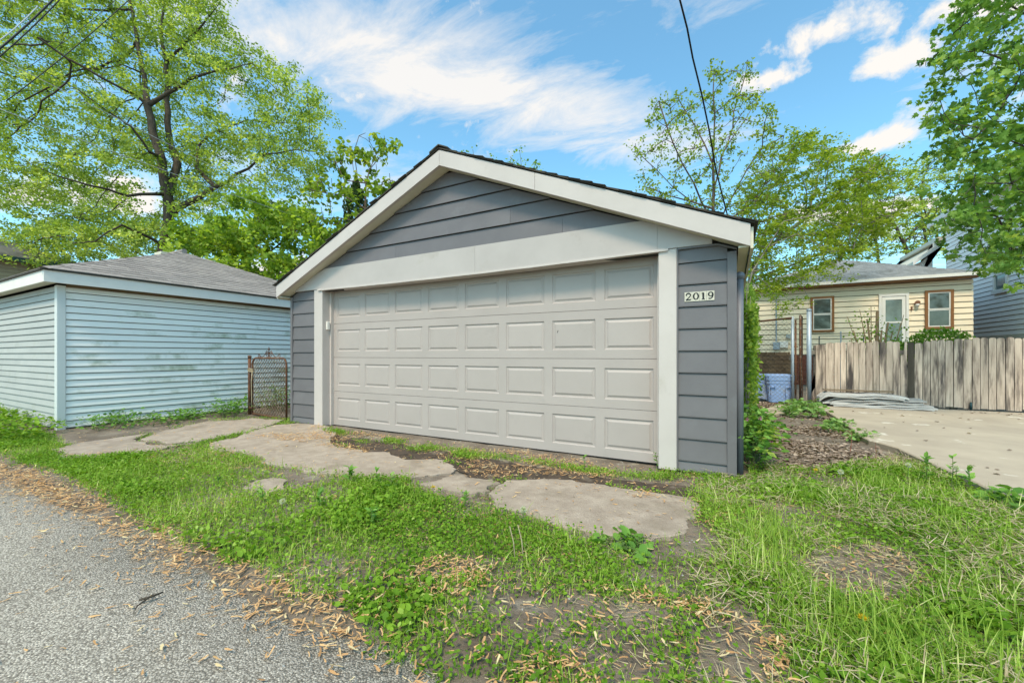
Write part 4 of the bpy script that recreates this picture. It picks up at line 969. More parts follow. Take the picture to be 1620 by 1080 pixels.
def build_white():
    X = 8.5; y0, y1 = 12.0, 19.05; zb, zt = 1.75, 6.6
    h = empty('house', (X + 3, y0, 0), 'white sided house at the right edge behind the maple', 'house')
    MB().box(X + .003, X + 7, y0, y1, 0, zt).build('wall', M['core2'], h)
    E = 0.155; z = zb; wy0, wy1, wz0, wz1 = 14.75, 15.55, 3.17, 4.35
    while z < zt:
        parts = [(y0, y1)]
        if wz0 < z + E - .02 and wz1 > z + .02: parts = [(y0, wy0), (wy1, y1)]
        for a, b in parts: lap_board_y(a, b, z, min(z + E, zt), X, 0.024, -1, 0.010).build('siding_board', M['whitesiding'], h)
        z += E
    MB().box(X - 0.03, X + 0.02, y0, y1, zb - 0.14, zb - 0.002).build('sill_board', M['soffit'], h)
    MB().box(X - 0.01, X + 0.02, y0, y1, 0, zb - 0.145).build('foundation', M['mortar'], h)
    w = empty('window', (X, wy0, wz0)); w.parent = h; w.matrix_parent_inverse = Matrix.Translation(-Vector(h.location))
    def P(name, mb, m):
        me = bpy.data.meshes.new(name); me.from_pydata(mb.v, [], mb.f); me.update(); me.transform(Matrix.Translation(-Vector(w.location))); o = link(name, me, m); o.parent = w
    t = 0.09
    P('frame', MB().box(X - .06, X, wy0, wy1, wz1 - t, wz1).box(X - .09, X, wy0 - .03, wy1 + .03, wz0 - .04, wz0 + t).box(X - .06, X, wy0, wy0 + t, wz0 + t, wz1 - t).box(X - .06, X, wy1 - t, wy1, wz0 + t, wz1 - t), M['white'])
    P('pane', MB().box(X - .02, X - .01, wy0 + t, wy1 - t, wz0 + t, wz1 - t), M['glass_lt'])
    P('sash', MB().box(X - .045, X - .021, wy0 + t, wy1 - t, 3.74, 3.80), M['white'])
    # main roof with rake, and the lower gabled wing whose roof shows beside the yellow house
    MB().prism([(X - 0.4, y0 - .4, zt - 0.05), (X + 3.5, y0 - .4, zt + 3.2), (X + 7.4, y0 - .4, zt - .05), (X + 7.4, y0 - .4, zt + .12), (X + 3.5, y0 - .4, zt + 3.4), (X - .4, y0 - .4, zt + .12)], (0, y1 - y0 + .5, 0)).build('roof', M['roofgrey'], h)
    MB().box(X - 0.46, X - 0.40, y0 - .4, y1 + .4, zt - 0.1, zt + 0.1).build('gutter', M['white'], h)
    # wing
    Yw = 20.0; a = onY(1446, 415, Yw); b = onY(1502, 375, Yw); c = onY(1478, 420, Yw)
    MB().box(c.x, X + 0.0, Yw + 0.4, Yw + 4, 0, a.z + 0.25).build('wing_wall', M['whitesiding'], h)
    for k in range(12):
        zz = a.z - 1.6 + k * 0.155; lap_board_x(c.x, X - 0.03, zz, zz + .155, Yw + 0.4, 0.024).build('siding_board', M['whitesiding'], h)
    MB().prism([(a.x, Yw, a.z - .1), (b.x, Yw, b.z - .1), (X + .02, Yw, b.z - .1), (X + .02, Yw, b.z + .06), (b.x, Yw, b.z + .06), (a.x, Yw, a.z + .04)], (0, 4.4, 0)).build('wing_roof', M['soffit'], h)
    MB().prism([(a.x - .04, Yw - .05, a.z - .14), (b.x, Yw - .05, b.z - .14), (b.x, Yw - .05, b.z + .05), (a.x - .04, Yw - .05, a.z + .03)], (0, 0.045, 0)).build('rake_board', M['white'], h)
    MB().prism([(a.x + .3, Yw + .3, a.z - .6), (X - .01, Yw + .3, a.z - .6), (X - .01, Yw + .3, b.z - .12), (b.x, Yw + .3, b.z - .12), (a.x + .3, Yw + .3, a.z + .02)], (0, .08, 0)).build('gable_wall', M['whitesiding'], h)
    MB().box(b.x - .08, b.x + .08, Yw - .06, Yw + .06, a.z + .2, b.z + .5).build('porch_post', M['white'], h)
build_white()
def build_left_house():
    f = 17; c = at(0, 420, f)
    h = empty('house', (-28, -2, 0), 'tan sided house with mottled dark roof beyond the blue garage', 'house')
    x0, x1, y0, y1, zt = -33.5, -26.0, -9.0, 3.0, 5.05
    MB().box(x0 + .03, x1 - .03, y0 + .03, y1, 0, zt).build('wall', M['tansiding'], h)
    for k in range(16):
        z = 2.46 + k * 0.162
        lap_board_x(x0, x1, z, min(z + .162, zt), y0 + .02, 0.02).build('siding_board', M['tansiding'], h)
        lap_board_y(y0, y1, z, min(z + .162, zt), x1 - .02, 0.02).build('siding_board', M['tansiding'], h)
    ov = 0.4; A = Vector((x0 - ov, y0 - ov, zt + .1)); B = Vector((x1 + ov, y0 - ov, zt + .1)); C_ = Vector((x1 + ov, y1 + ov, zt + .1)); D = Vector((x0 - ov, y1 + ov, zt + .1)); R0 = Vector((-29.75, -5.2, 7.1)); R1 = Vector((-29.75, -0.8, 7.1))
    MB().poly([A, B, C_, D, R0, R1], [(0, 1, 4), (1, 2, 5, 4), (2, 3, 5), (3, 0, 4, 5), (3, 2, 1, 0)]).build('roof', M['roofdark'], h)
    MB().box(A.x, B.x, A.y - .1, A.y, zt - .06, zt + .12).box(B.x + 0.001, B.x + .1, A.y, C_.y, zt - .06, zt + .12).build('gutter', M['green_gutter'], h)
build_left_house()

# ------------------------------------------------------------------ trees
def grow(init, parents, attr, infl, kill, step, iters=140, trop=(0, 0, 0.08), jit=0.12):
    nodes = [np.array(p, float) for p in init]; par = list(parents)
    A = np.array(attr, float); alive = np.ones(len(A), bool)
    Nn = np.array(nodes); near = np.zeros(len(A), int); nd = np.full(len(A), 1e9)
    def upd(idx0, pts):
        ai = np.where(alive)[0]
        if len(ai) == 0 or len(pts) == 0: return
        D = np.linalg.norm(A[ai][:, None] - pts[None], axis=2); k = D.argmin(1); d = D[np.arange(len(ai)), k]
        b = d < nd[ai]; nd[ai[b]] = d[b]; near[ai[b]] = k[b] + idx0
    upd(0, Nn); trop = np.array(trop)
    cnt = {}
    for it in range(iters):
        alive &= nd > kill
        act = np.where(alive & (nd < infl))[0]
        if len(act) == 0:
            rest = np.where(alive)[0]
            if len(rest) == 0: break
            act = rest[np.argsort(nd[rest])[:3]]
        acc = {}
        P = np.array(nodes)
        d = A[act] - P[near[act]]; d /= np.maximum(np.linalg.norm(d, axis=1, keepdims=True), 1e-6)
        for k, v in zip(near[act], d): acc[k] = acc.get(k, 0) + v
        new = []; np_ = []
        for k, v in acc.items():
            c = cnt.get(k, 0)
            if c >= 3: 
                for q in act[near[act] == k][:2]: alive[q] = False
                continue
            cnt[k] = c + 1
            v = v / max(np.linalg.norm(v), 1e-6) + trop + rng.normal(size=3) * jit; v /= np.linalg.norm(v)
            new.append(P[k] + v * step); np_.append(k)
        if not new: continue
        i0 = len(nodes); nodes += new; par += np_
        upd(i0, np.array(new))
    return np.array(nodes), np.array(par)
def radii(par, r0, e=2.3, rmax=None):
    n = len(par); R = np.zeros(n); ch = np.zeros(n, int)
    for i in range(n - 1, -1, -1):
        R[i] = max(R[i], r0 ** e) if ch[i] == 0 else R[i]
        if par[i] >= 0: R[par[i]] += R[i]; ch[par[i]] += 1
    R = R ** (1 / e)
    if rmax: R *= min(1, rmax / R[0]) if R[0] > rmax else 1
    return R, ch
def branch_mesh(nodes, par, R, ns=5):
    idx = np.where(par >= 0)[0]; a = nodes[par[idx]]; b = nodes[idx]; d = b - a
    L = np.linalg.norm(d, axis=1); ok = L > 1e-5; idx = idx[ok]; a = a[ok]; b = b[ok]; d = d[ok]
    Rm = frames(d, np.zeros(len(d)))
    ra = np.minimum(R[par[idx]], R[idx] * 1.35); rb = R[idx]
    ang = np.arange(ns) * 2 * np.pi / ns
    x = Rm[:, :, 0]; z = Rm[:, :, 2]
    off = x[:, None] * np.cos(ang)[None, :, None] + z[:, None] * np.sin(ang)[None, :, None]
    b2 = b + d / np.linalg.norm(d, axis=1, keepdims=True) * (rb * 0.4)[:, None]
    V = np.concatenate([a[:, None] + off * ra[:, None, None], b2[:, None] + off * rb[:, None, None]], 1)
    n = len(idx); base = (np.arange(n) * 2 * ns)[:, None]
    F = []
    for j in range(ns):
        k = (j + 1) % ns; F.append(np.stack([base[:, 0] + j, base[:, 0] + k, base[:, 0] + ns + k, base[:, 0] + ns + j], 1))
    return V.reshape(-1, 3), np.concatenate(F)
def px_attr(poly, f0, df, n, taper=True):
    """attraction points inside a crown outline, spread in depth about f0"""
    poly = np.array(poly, float); lo, hi = poly.min(0), poly.max(0); out = []
    while len(out) < n:
        P = rng.uniform(lo, hi, (n * 2, 2)); P = P[inpoly(P, poly)]
        for p in P:
            out.append(at(p[0], p[1], f0 + rng.uniform(-df, df)))
            if len(out) >= n: break
    return np.array(out)
def limbs(*chains):
    """polylines of points; the first point of later chains snaps to the nearest earlier node"""
    nodes = []; par = []
    for c in chains:
        pts = [Vector(p) for p in c]; prev = -1; start = 0
        if nodes:
            d = [(Vector(q) - pts[0]).length for q in nodes]; prev = int(np.argmin(d)); start = 1
            last = Vector(nodes[prev])
        else: nodes.append(tuple(pts[0])); par.append(-1); prev = 0; start = 1; last = pts[0]
        for p in pts[start:]:
            k = max(1, int((p - last).length / 0.45))
            for j in range(1, k + 1):
                q = last.lerp(p, j / k); w = 0.05 if j < k else 0
                nodes.append((q.x + random.uniform(-w, w), q.y + random.uniform(-w, w), q.z + random.uniform(-w, w))); par.append(prev); prev = len(nodes) - 1
            last = p
    return nodes, par
def limb_floor(par, n0, R, rl):
    h = np.zeros(n0)
    for i in range(n0 - 1, 0, -1): h[par[i]] = max(h[par[i]], h[i] + 1)
    R[:n0] = np.maximum(R[:n0], rl * (h / h.max()) ** .9 + rl * .03); return R
def make_tree(name, label, cat, base, init, attr, infl, kill, step, leaf, r0, rmax, mat, bark, n_leaf, size, spread, flat=0.5, thr=3.0, ns=5, group=None, trop=(0, 0, .08), e=2.3, tmpl=LEAF, droop=0.2, iters=140, bias=None, jit=0.12, clump=0, rl=None, zf=1.0, fill=0):
    nodes, par = grow(init[0], init[1], attr, infl, kill, step, iters, trop, jit)
    R, ch = radii(par, r0, e, rmax)
    tipR = R.copy()
    if rl: R = limb_floor(par, len(init[0]), R, rl)
    root = empty(name, base, label, cat, group)
    V, F = branch_mesh(nodes, par, R, ns); npmesh('trunk', V, F, bark, root, smooth=True)
    tips = np.where(tipR < r0 * thr)[0]
    T, axis, tint = [], [], []
    if clump:
        nc = max(4, n_leaf // clump); src = nodes[rng.choice(tips, nc)]
        if fill: q = rng.uniform(0, 1, nc) < fill; src[q] = attr[rng.integers(0, len(attr), int(q.sum()))]
        cen = src + rng.normal(size=(max(4, n_leaf // clump), 3)) * spread * np.array([1, 1, 0.7])
        k = rng.integers(0, len(cen), n_leaf); T = cen[k] + rng.normal(size=(n_leaf, 3)) * spread * 0.42 * np.array([1, 1, zf])
        ctint = rng.uniform(0, 1, len(cen)); tint = np.clip(ctint[k] * 0.75 + rng.uniform(0, .5, n_leaf) - 0.12, 0, 1)
    else:
        k = rng.choice(tips, n_leaf); T = nodes[k] + rng.normal(size=(n_leaf, 3)) * spread
        tint = rng.uniform(0, 1, n_leaf)
    ax = rvec(n_leaf); ax[:, 2] = ax[:, 2] * (1 - flat) - droop
    sp = rng.normal(size=n_leaf) * (0.35 + (1 - flat) * 1.4)
    S = size * rng.uniform(0.6, 1.25, n_leaf)
    Vl, Fl = inst(tmpl[0], tmpl[1], T, frames(ax, sp), S)
    npmesh('crown', Vl, Fl, mat, root, tint=np.repeat(tint, len(tmpl[0])))
    return root
def base_at(px, f): p = at(px, 561, f); return Vector((p.x, p.y, 0))

def trees():
    # big silver maple behind the blue garage
    f = 18; b = base_at(256, f - 1.0); A = lambda x, y, d=0: at(x, y, f - 1.0 + d)
    init = limbs([b, A(254, 420), A(260, 388), A(267, 340), A(266, 307), A(256, 252), A(241, 207), A(233, 167), A(215, 150), A(200, 144, -.5), A(159, 122, -1), A(107, 93, -1.5), A(60, 60, -2)],
                 [A(266, 307), A(281, 259, .6), A(268, 215, .8), A(263, 156, 1), A(267, 130, 1), A(256, 67, 1.2), A(260, 0, 1.5), A(262, -60, 1.5)],
                 [A(256, 252), A(237, 241, -1), A(207, 200, -1.6), A(167, 174, -2), A(126, 144, -2.5), A(74, 115, -3)],
                 [A(267, 340), A(305, 318, .5), A(341, 296, .8), A(393, 267, 1), A(419, 244, 1), A(480, 236, 1)],
                 [A(341, 296), A(311, 267, 1.5), A(315, 230, 2), A(345, 205, 2), A(390, 190, 2)],
                 [A(263, 156), A(300, 125, 0), A(350, 110, -.5), A(400, 100, -.6)],
                 [A(260, 388), A(237, 376, -1), A(193, 356, -2), A(150, 382, -2.2), A(110, 385, -2.4)],
                 [A(266, 320), A(200, 310, -1), A(141, 293, -2), A(90, 278, -2.5), A(30, 250, -3)],
                 [A(233, 167), A(225, 110, 1.5), A(215, 50, 2), A(200, -20, 2)],
                 [A(256, 67), A(320, 40, .6), A(350, 0, .6)])
    at_ = px_attr([(-160, 330), (-200, 150), (-120, -60), (60, -130), (250, -140), (350, -70), (352, 25), (385, 90), (430, 105), (470, 118), (530, 155), (522, 215), (545, 265), (505, 325), (430, 318), (330, 330), (330, 350), (240, 378), (130, 392), (60, 396), (30, 365), (100, 335), (-10, 320)], f + 1.6, 3.6, 1450)
    at_ = np.concatenate([at_, px_attr([(20, 392), (30, 362), (110, 338), (245, 352), (250, 392), (120, 412), (50, 425)], f, 2.5, 170)])
    make_tree('maple_tree', 'huge spreading yellow-green maple with dark limbs behind the blue garage', 'tree', b, init, at_, 2.6, 0.62, 0.36, None, 0.009, 0.42, M['maple'], M['bark'], 172000, 0.118, 0.42, flat=0.3, thr=3.2, clump=56, rl=.27, zf=.5, fill=.35)
    # bright small maple right of it
    f = 13.5; b = base_at(430, f); A = lambda x, y, d=0: at(x, y, f + d)
    init = limbs([b, A(430, 440), A(425, 400), A(415, 360), A(400, 330)], [A(425, 400), A(460, 370), A(490, 350)], [A(425, 410), A(375, 375), A(340, 360)], [A(430, 420), A(500, 405)])
    at_ = px_attr([(275, 400), (280, 365), (320, 350), (345, 325), (385, 302), (430, 310), (470, 320), (520, 350), (545, 380), (540, 425), (470, 450), (380, 440), (300, 420)], f, 1.9, 420)
    make_tree('maple_tree', 'bright green bushy young maple just behind the blue garage roof', 'tree', b, init, at_, 1.8, 0.45, 0.28, None, 0.008, 0.12, M['bright'], M['bark'], 15000, 0.13, 0.20, flat=0.3, clump=16, tmpl=OVAL)
    # catalpa with hanging pods
    f = 12.5; b = base_at(578, f); A = lambda x, y, d=0: at(x, y, f + d)
    init = limbs([b, A(577, 380), A(578, 330), A(579, 290), A(585, 268), A(595, 245), A(612, 228)], [A(579, 290), A(565, 275), A(560, 240), A(568, 215)], [A(585, 268), A(600, 250), A(625, 232)], [A(579, 296), A(545, 285), A(530, 255)], [A(578, 300), A(600, 293), A(625, 287)], [A(578, 340), A(545, 310), A(515, 305), A(490, 300)], [A(578, 360), A(540, 345), A(505, 345)])
    at_ = px_attr([(480, 330), (490, 270), (525, 215), (570, 205), (605, 205), (630, 228), (620, 250), (600, 262), (625, 285), (600, 330), (560, 390), (500, 400)], f, 1.2, 150)
    t = make_tree('catalpa_tree', 'thin open catalpa with hanging seed pods behind the garage roof', 'tree', b, init, at_, 1.8, 0.4, 0.25, None, 0.007, 0.10, M['catalpa'], M['twig'], 1500, 0.15, 0.13, flat=0.3, droop=0.5, clump=9, tmpl=OVAL)
    for i in range(16):
        p = at(rng.uniform(500, 622), rng.uniform(225, 330), f + rng.uniform(-.8, .8)); l = rng.uniform(.25, .5)
        MB().tube([p, p + Vector((.01, .02, -l * .5)), p + Vector((.05, .03, -l))], [.008, .008, .003], 4).build('seed_pod', M['pod'], t)
    # arborvitae spire
    f = 15; b = base_at(564, f); n = 2600; z = rng.uniform(3.5, at(564, 288, f).z, n); top = at(564, 288, f).z
    root = empty('evergreen_tree', b, 'narrow dark evergreen spire behind the catalpa', 'tree')
    MB().tube([b, b + Vector((0, 0, top * .95))], [.09, .02], 6).build('trunk', M['bark'], root)
    rad = np.clip((top - z) * .5, 0.02, .45) * np.sqrt(rng.uniform(.3, 1, n)); a = rng.uniform(0, 6.28, n)
    T = np.stack([b.x + rad * np.cos(a), b.y + rad * np.sin(a), z], 1); ax = rvec(n) * .5 + np.array([0, 0, .8])
    Vl, Fl = inst(LEAF[0], LEAF[1], T, frames(ax, rng.uniform(0, 6, n)), rng.uniform(.10, .2, n)); npmesh('crown', Vl, Fl, M['dkleaf'], root, tint=np.repeat(rng.uniform(0, 1, n), 4))
    # twigs peeping over the ridge
    for px, py, f, lb in ((748, 236, 15, 'small leafy treetop just right of the garage roof peak'), (822, 238, 15, 'pair of slim leafy shoots above the right garage roof slope')):
        b = base_at(px, f); init = limbs([b, at(px, py + 70, f), at(px + 3, py + 25, f), at(px, py, f)], [at(px, py + 50, f), at(px - 14, py + 10, f)], [at(px, py + 50, f), at(px + 28, py + 28, f)])
        at_ = np.array([at(px + rng.uniform(-22, 34), py + rng.uniform(8, 40), f + rng.uniform(-.4, .4)) for _ in range(24)])
        make_tree('young_tree', lb, 'tree', b, init, at_, 1.2, .3, .2, None, .006, .05, M['shrub'], M['twig'], 300, .12, .10, flat=.3)
    # thin mulberry fan behind the garage
    f = 10.0; b = base_at(1150, f); A = lambda x, y, d=0: at(x, y, f + d)
    init = limbs([b, A(1135, 400), A(1128, 330), A(1128, 260), A(1130, 210), A(1128, 150), A(1130, 110)], [A(1128, 300), A(1150, 230, .4), A(1170, 150, .6), A(1183, 95, .6)], [A(1135, 380), A(1110, 320, -.3), A(1080, 260, -.5), A(1055, 200, -.6), A(1042, 160, -.6)],
                 [A(1110, 320), A(1060, 310, .4), A(1020, 295, .5)], [A(1135, 390), A(1090, 345), A(1050, 330)], [A(1128, 260), A(1100, 200, .5), A(1072, 155, .6)], [A(1150, 230), A(1190, 170, 1), A(1215, 140, 1)], [A(1135, 360), A(1165, 300), A(1200, 240), A(1240, 215)], [A(1110, 320), A(1040, 270), A(1005, 238)], [A(1135, 370), A(1180, 330, .4), A(1225, 280, .8)])
    at_ = px_attr([(1003, 300), (1000, 232), (1040, 155), (1075, 150), (1130, 100), (1150, 130), (1185, 88), (1215, 130), (1225, 180), (1240, 230), (1260, 330), (1220, 420), (1160, 400), (1080, 345)], f, 1.1, 620)
    make_tree('mulberry_tree', 'thin open tree fanning out behind the right garage eave', 'tree', b, init, at_, 1.5, .26, .15, None, .0062, .10, M['locust'], M['twig'], 7600, .07, .08, flat=.2, trop=(0, 0, .22), thr=2.6, ns=4, e=2.5, clump=5, jit=.16)
    # locust thicket with tangled vines
    f = 11.5; b = base_at(1178, f); A = lambda x, y, d=0: at(x, y, f + d)
    init = limbs([b, A(1180, 470), A(1190, 420), A(1235, 375), A(1275, 345), A(1320, 310), A(1372, 272), A(1400, 245)], [A(1185, 450), A(1205, 380, 1), A(1225, 320, 1), A(1245, 265, 1)], [A(1275, 345), A(1290, 300, .8), A(1300, 260, 1)], [A(1235, 375), A(1290, 370), A(1340, 350), A(1390, 345)], [A(1186, 440), A(1250, 420, -.5), A(1300, 400, -.8), A(1350, 395, -1)], [A(1195, 420), A(1175, 370, .4), A(1180, 320, .6)])
    at_ = px_attr([(1165, 400), (1165, 330), (1190, 280), (1225, 235), (1262, 190), (1300, 225), (1350, 235), (1395, 240), (1440, 275), (1450, 330), (1420, 370), (1360, 400), (1330, 430), (1275, 440), (1230, 470), (1185, 460)], f, 1.5, 800)
    make_tree('locust_tree', 'feathery yellow-green locust thicket arching right of the garage', 'tree', b, init, at_, 1.6, .30, .18, None, .0075, .10, M['locust'], M['vine'], 27000, .078, .19, flat=.6, zf=.35, rl=.07, trop=(0, 0, 0), thr=3, ns=4, clump=22, droop=.05)
    # weeping outer twigs nearer the camera
    f = 9.3; b = base_at(1176, f); A = lambda x, y, d=0: at(x, y, f + d)
    init = limbs([b, A(1178, 480), A(1190, 430), A(1215, 390), A(1260, 370), A(1310, 395), A(1340, 430)], [A(1196, 430), A(1230, 420), A(1265, 440), A(1280, 475)], [A(1215, 390), A(1240, 350), A(1290, 340), A(1330, 360)], [A(1186, 450), A(1215, 450), A(1235, 490)])
    at_ = px_attr([(1180, 440), (1200, 370), (1250, 330), (1320, 350), (1350, 400), (1320, 445), (1270, 460), (1240, 500), (1190, 490)], f, .7, 150)
    make_tree('locust_tree', 'drooping sapling with pale tangled twigs in front of the yellow house', 'tree', b, init, at_, 1.3, .3, .16, None, .004, .05, M['locust'], M['vine'], 3800, .06, .11, flat=.85, trop=(.0, 0, -.12), thr=3, ns=4, clump=16)
    # trees beyond the yellow house
    for px, f, poly, lb, tr in ((1440, 30, [(1330, 420), (1310, 330), (1340, 280), (1400, 255), (1460, 270), (1500, 320), (1510, 380), (1470, 410), (1400, 415)], 'open green tree with a crooked trunk beyond the yellow house roof', [(1440, 420), (1430, 385), (1418, 360), (1400, 340), (1385, 300)]),
                               (1395, 34, [(1285, 415), (1290, 320), (1335, 262), (1385, 262), (1420, 330), (1410, 400)], 'leafy tree beyond the left half of the yellow roof', [(1392, 420), (1385, 380), (1370, 340), (1360, 300)]),
                               (1500, 36, [(1425, 400), (1430, 280), (1470, 225), (1540, 230), (1560, 330), (1540, 390)], 'slim tree standing beside the white house gable', [(1470, 410), (1462, 360), (1455, 300), (1470, 260)])):
        b = base_at(px, f); init = limbs([b] + [at(x, y, f) for x, y in tr], [at(tr[1][0], tr[1][1], f), at(tr[1][0] + 40, tr[1][1] - 50, f + 1)], [at(tr[2][0], tr[2][1], f), at(tr[2][0] - 50, tr[2][1] - 30, f - 1)])
        at_ = px_attr(poly, f, 2.6, 260); make_tree('background_tree', lb, 'tree', b, init, at_, 3.2, .8, .5, None, .02, .26, M['maple'], M['bark'], 6500, .19, .42, flat=.7, thr=3, clump=26, zf=.4, rl=.22)
    # near maple leaning in from the right
    tr = Vector((8.6, 4.6, 0)); f = 7.2; A = lambda x, y, d=0: at(x, y, f + d)
    init = limbs([tr, tr + Vector((-.1, .1, 2.2)), tr + Vector((-.3, .2, 4.0)), tr + Vector((-.4, .1, 6.2)), tr + Vector((-.3, .0, 8.2))],
                 [tr + Vector((-.2, .1, 3.0)), A(1750, 300, .5), A(1660, 250), A(1580, 215), A(1510, 190), A(1465, 190)], [tr + Vector((-.2, .1, 2.6)), A(1740, 380, .6), A(1650, 350), A(1580, 345), A(1510, 350)],
                 [tr + Vector((-.3, .2, 4.2)), A(1740, 170, 0), A(1640, 110, 0), A(1550, 80, 0), A(1468, 100, 0)], [tr + Vector((-.4, .2, 5.2)), A(1700, 60), A(1600, 10), A(1530, -20)], [A(1580, 345), A(1600, 390), A(1570, 420)], [A(1640, 110), A(1590, 160, -.8), A(1540, 220, -1)], [A(1660, 250), A(1600, 290, -.8), A(1540, 290, -1)])
    at_ = np.concatenate([px_attr([(1445, 105), (1470, 70), (1510, 25), (1530, -60), (1650, -180), (1850, -120), (1900, 150), (1850, 380), (1720, 440), (1640, 415), (1600, 438), (1560, 425), (1555, 395), (1505, 412), (1480, 390), (1500, 355), (1480, 345), (1500, 310), (1525, 280), (1490, 245), (1462, 215), (1455, 165), (1480, 150)], f, 1.5, 700), px_attr([(1490, 240), (1640, 200), (1640, 440), (1590, 440), (1540, 410), (1500, 400), (1490, 330)], f, 1.2, 160)])
    make_tree('maple_tree', 'dark green maple hanging into view from the right edge', 'tree', Vector(tr), init, at_, 1.5, .33, .19, None, .0045, .17, M['near_maple'], M['bark'], 19000, .088, .13, flat=.35, thr=3, tmpl=MAPLE, droop=.4, clump=11, rl=.07, zf=.6, fill=.35)
trees()

# ------------------------------------------------------------------ wires overhead
def wire(name, label, pts, r, mat, sag=0.0, group=None):
    pts = [Vector(p) for p in pts]
    if len(pts) == 2 and sag is not None:
        a, b = pts; pts = [a.lerp(b, t) - Vector((0, 0, sag * 4 * t * (1 - t))) for t in [i / 16 for i in range(17)]]
    o = MB().tube(pts, r, 6).build(name, mat, None, True); return tag(o, label, 'wire', group)
def wires():
    kp = [(1152, 345, 5.93), (1145, 322, 5.75), (1133, 265, 5.4), (1121, 205, 5.0), (1110, 150, 4.7), (1097, 92, 4.35), (1086, 45, 4.1), (1076, 0, 3.9), (1066, -60, 3.6), (1050, -160, 3.2)]
    pts = [at(x + 1.2 * math.sin(i * 2.3), y, f) for i, (x, y, f) in enumerate(kp)]
    wire('service_cable', 'black twisted service cable dropping onto the garage roof', pts, .0095, M['cable'])
    G = 'overhead wires at upper left'
    for i, (a, b, f0, f1, r, m_, lb) in enumerate((
        ((-40, 108), (110, -28), 5.2, 6.2, .012, 'cable', 'thick black bundled cable crossing the top left corner'),
        ((-40, 122), (120, -28), 5.2, 6.2, .008, 'cable', 'black cable right beside the thick bundle at top left'),
        ((-40, 88), (60, 10), 5.0, 5.8, .006, 'cable_lt', 'pale wire above the thick bundle at top left'),
        ((10, 160), (215, -10), 7.0, 8.5, .008, 'cable', 'black wire sloping up through the maple crown'),
        ((40, 110), (190, -6), 8.0, 9.5, .005, 'cable', 'thin dark wire just above the sloping black wire'),
        ((-20, 165), (500, 352), 7.0, 13, .006, 'cable_lt', 'pale drop wire running down across the maple, lowest of two'),
        ((-20, 82), (520, 350), 7.0, 13, .006, 'cable_lt', 'pale drop wire running down across the maple, upper of two'))):
        wire('overhead_wire', lb, [at(a[0], a[1], f0), at(b[0], b[1], f1)], r, M[m_], .06, G)
wires()

# ------------------------------------------------------------------ ground cover
def outside_slabs(P, grow_=0.0):
    ok = np.ones(len(P), bool)
    for s in SLABW:
        c = s.mean(0); ok &= ~inpoly(P, c + (s - c) * (1 - grow_))
    return ok
PAD_EDGE = lambda y: np.interp(y, [-0.9, 0.2, 2.0, 2.4, 5.3, 6.9], [2.62, 2.5, 2.36, 2.18, 2.24, 2.25])
Z_LUSH = [G2(p) for p in (
    [(-250, 690), (0, 655), (80, 690), (130, 722), (220, 722), (300, 736), (400, 742), (450, 755), (480, 800), (560, 840), (680, 900), (700, 950), (640, 1000), (560, 985), (470, 945), (380, 900), (300, 858), (200, 802), (100, 748), (0, 718), (-250, 722)],
    [(430, 800), (520, 760), (600, 765), (700, 790), (790, 806), (860, 835), (930, 862), (1020, 885), (1100, 880), (1150, 930), (1050, 950), (900, 935), (760, 880), (600, 905), (520, 900)],
    [(1120, 860), (1170, 790), (1290, 745), (1420, 720), (1480, 735), (1560, 775), (1640, 815), (1900, 1000), (1900, 1400), (1250, 1400), (1270, 1080), (1230, 980), (1140, 930)])]
Z_MID = [G2(p) for p in (
    [(560, 760), (640, 762), (680, 785), (790, 795), (800, 815), (930, 870), (900, 900), (700, 870), (560, 830)],
    [(500, 900), (700, 880), (930, 930), (1120, 950), (1250, 1010), (1260, 1400), (650, 1400), (600, 1000)],
    [(1080, 800), (1100, 770), (1130, 740), (1200, 735), (1300, 745), (1250, 800), (1120, 850)],
    [(80, 722), (230, 712), (330, 700), (400, 725), (440, 745), (300, 740)])]
BARE = [G2(p) for p in ([(1255, 905), (1285, 866), (1380, 852), (1465, 878), (1490, 918), (1430, 950), (1325, 948)], [(1110, 985), (1180, 975), (1250, 1010), (1260, 1090), (1150, 1090), (1080, 1040)], [(930, 945), (1030, 940), (1080, 975), (1000, 1000), (930, 985)], [(900, 1010), (1000, 1000), (1080, 1050), (1000, 1080), (900, 1060)])]
DOORLINE = G2([(515, 676), (560, 684), (700, 706), (800, 722), (900, 738), (1000, 745), (1080, 745), (1160, 752), (1160, 762), (1060, 756), (960, 754), (860, 742), (760, 730), (660, 712), (560, 698), (510, 684)])
def in_any(P, zs):
    r = np.zeros(len(P), bool)
    for z in zs: r |= inpoly(P, z)
    return r
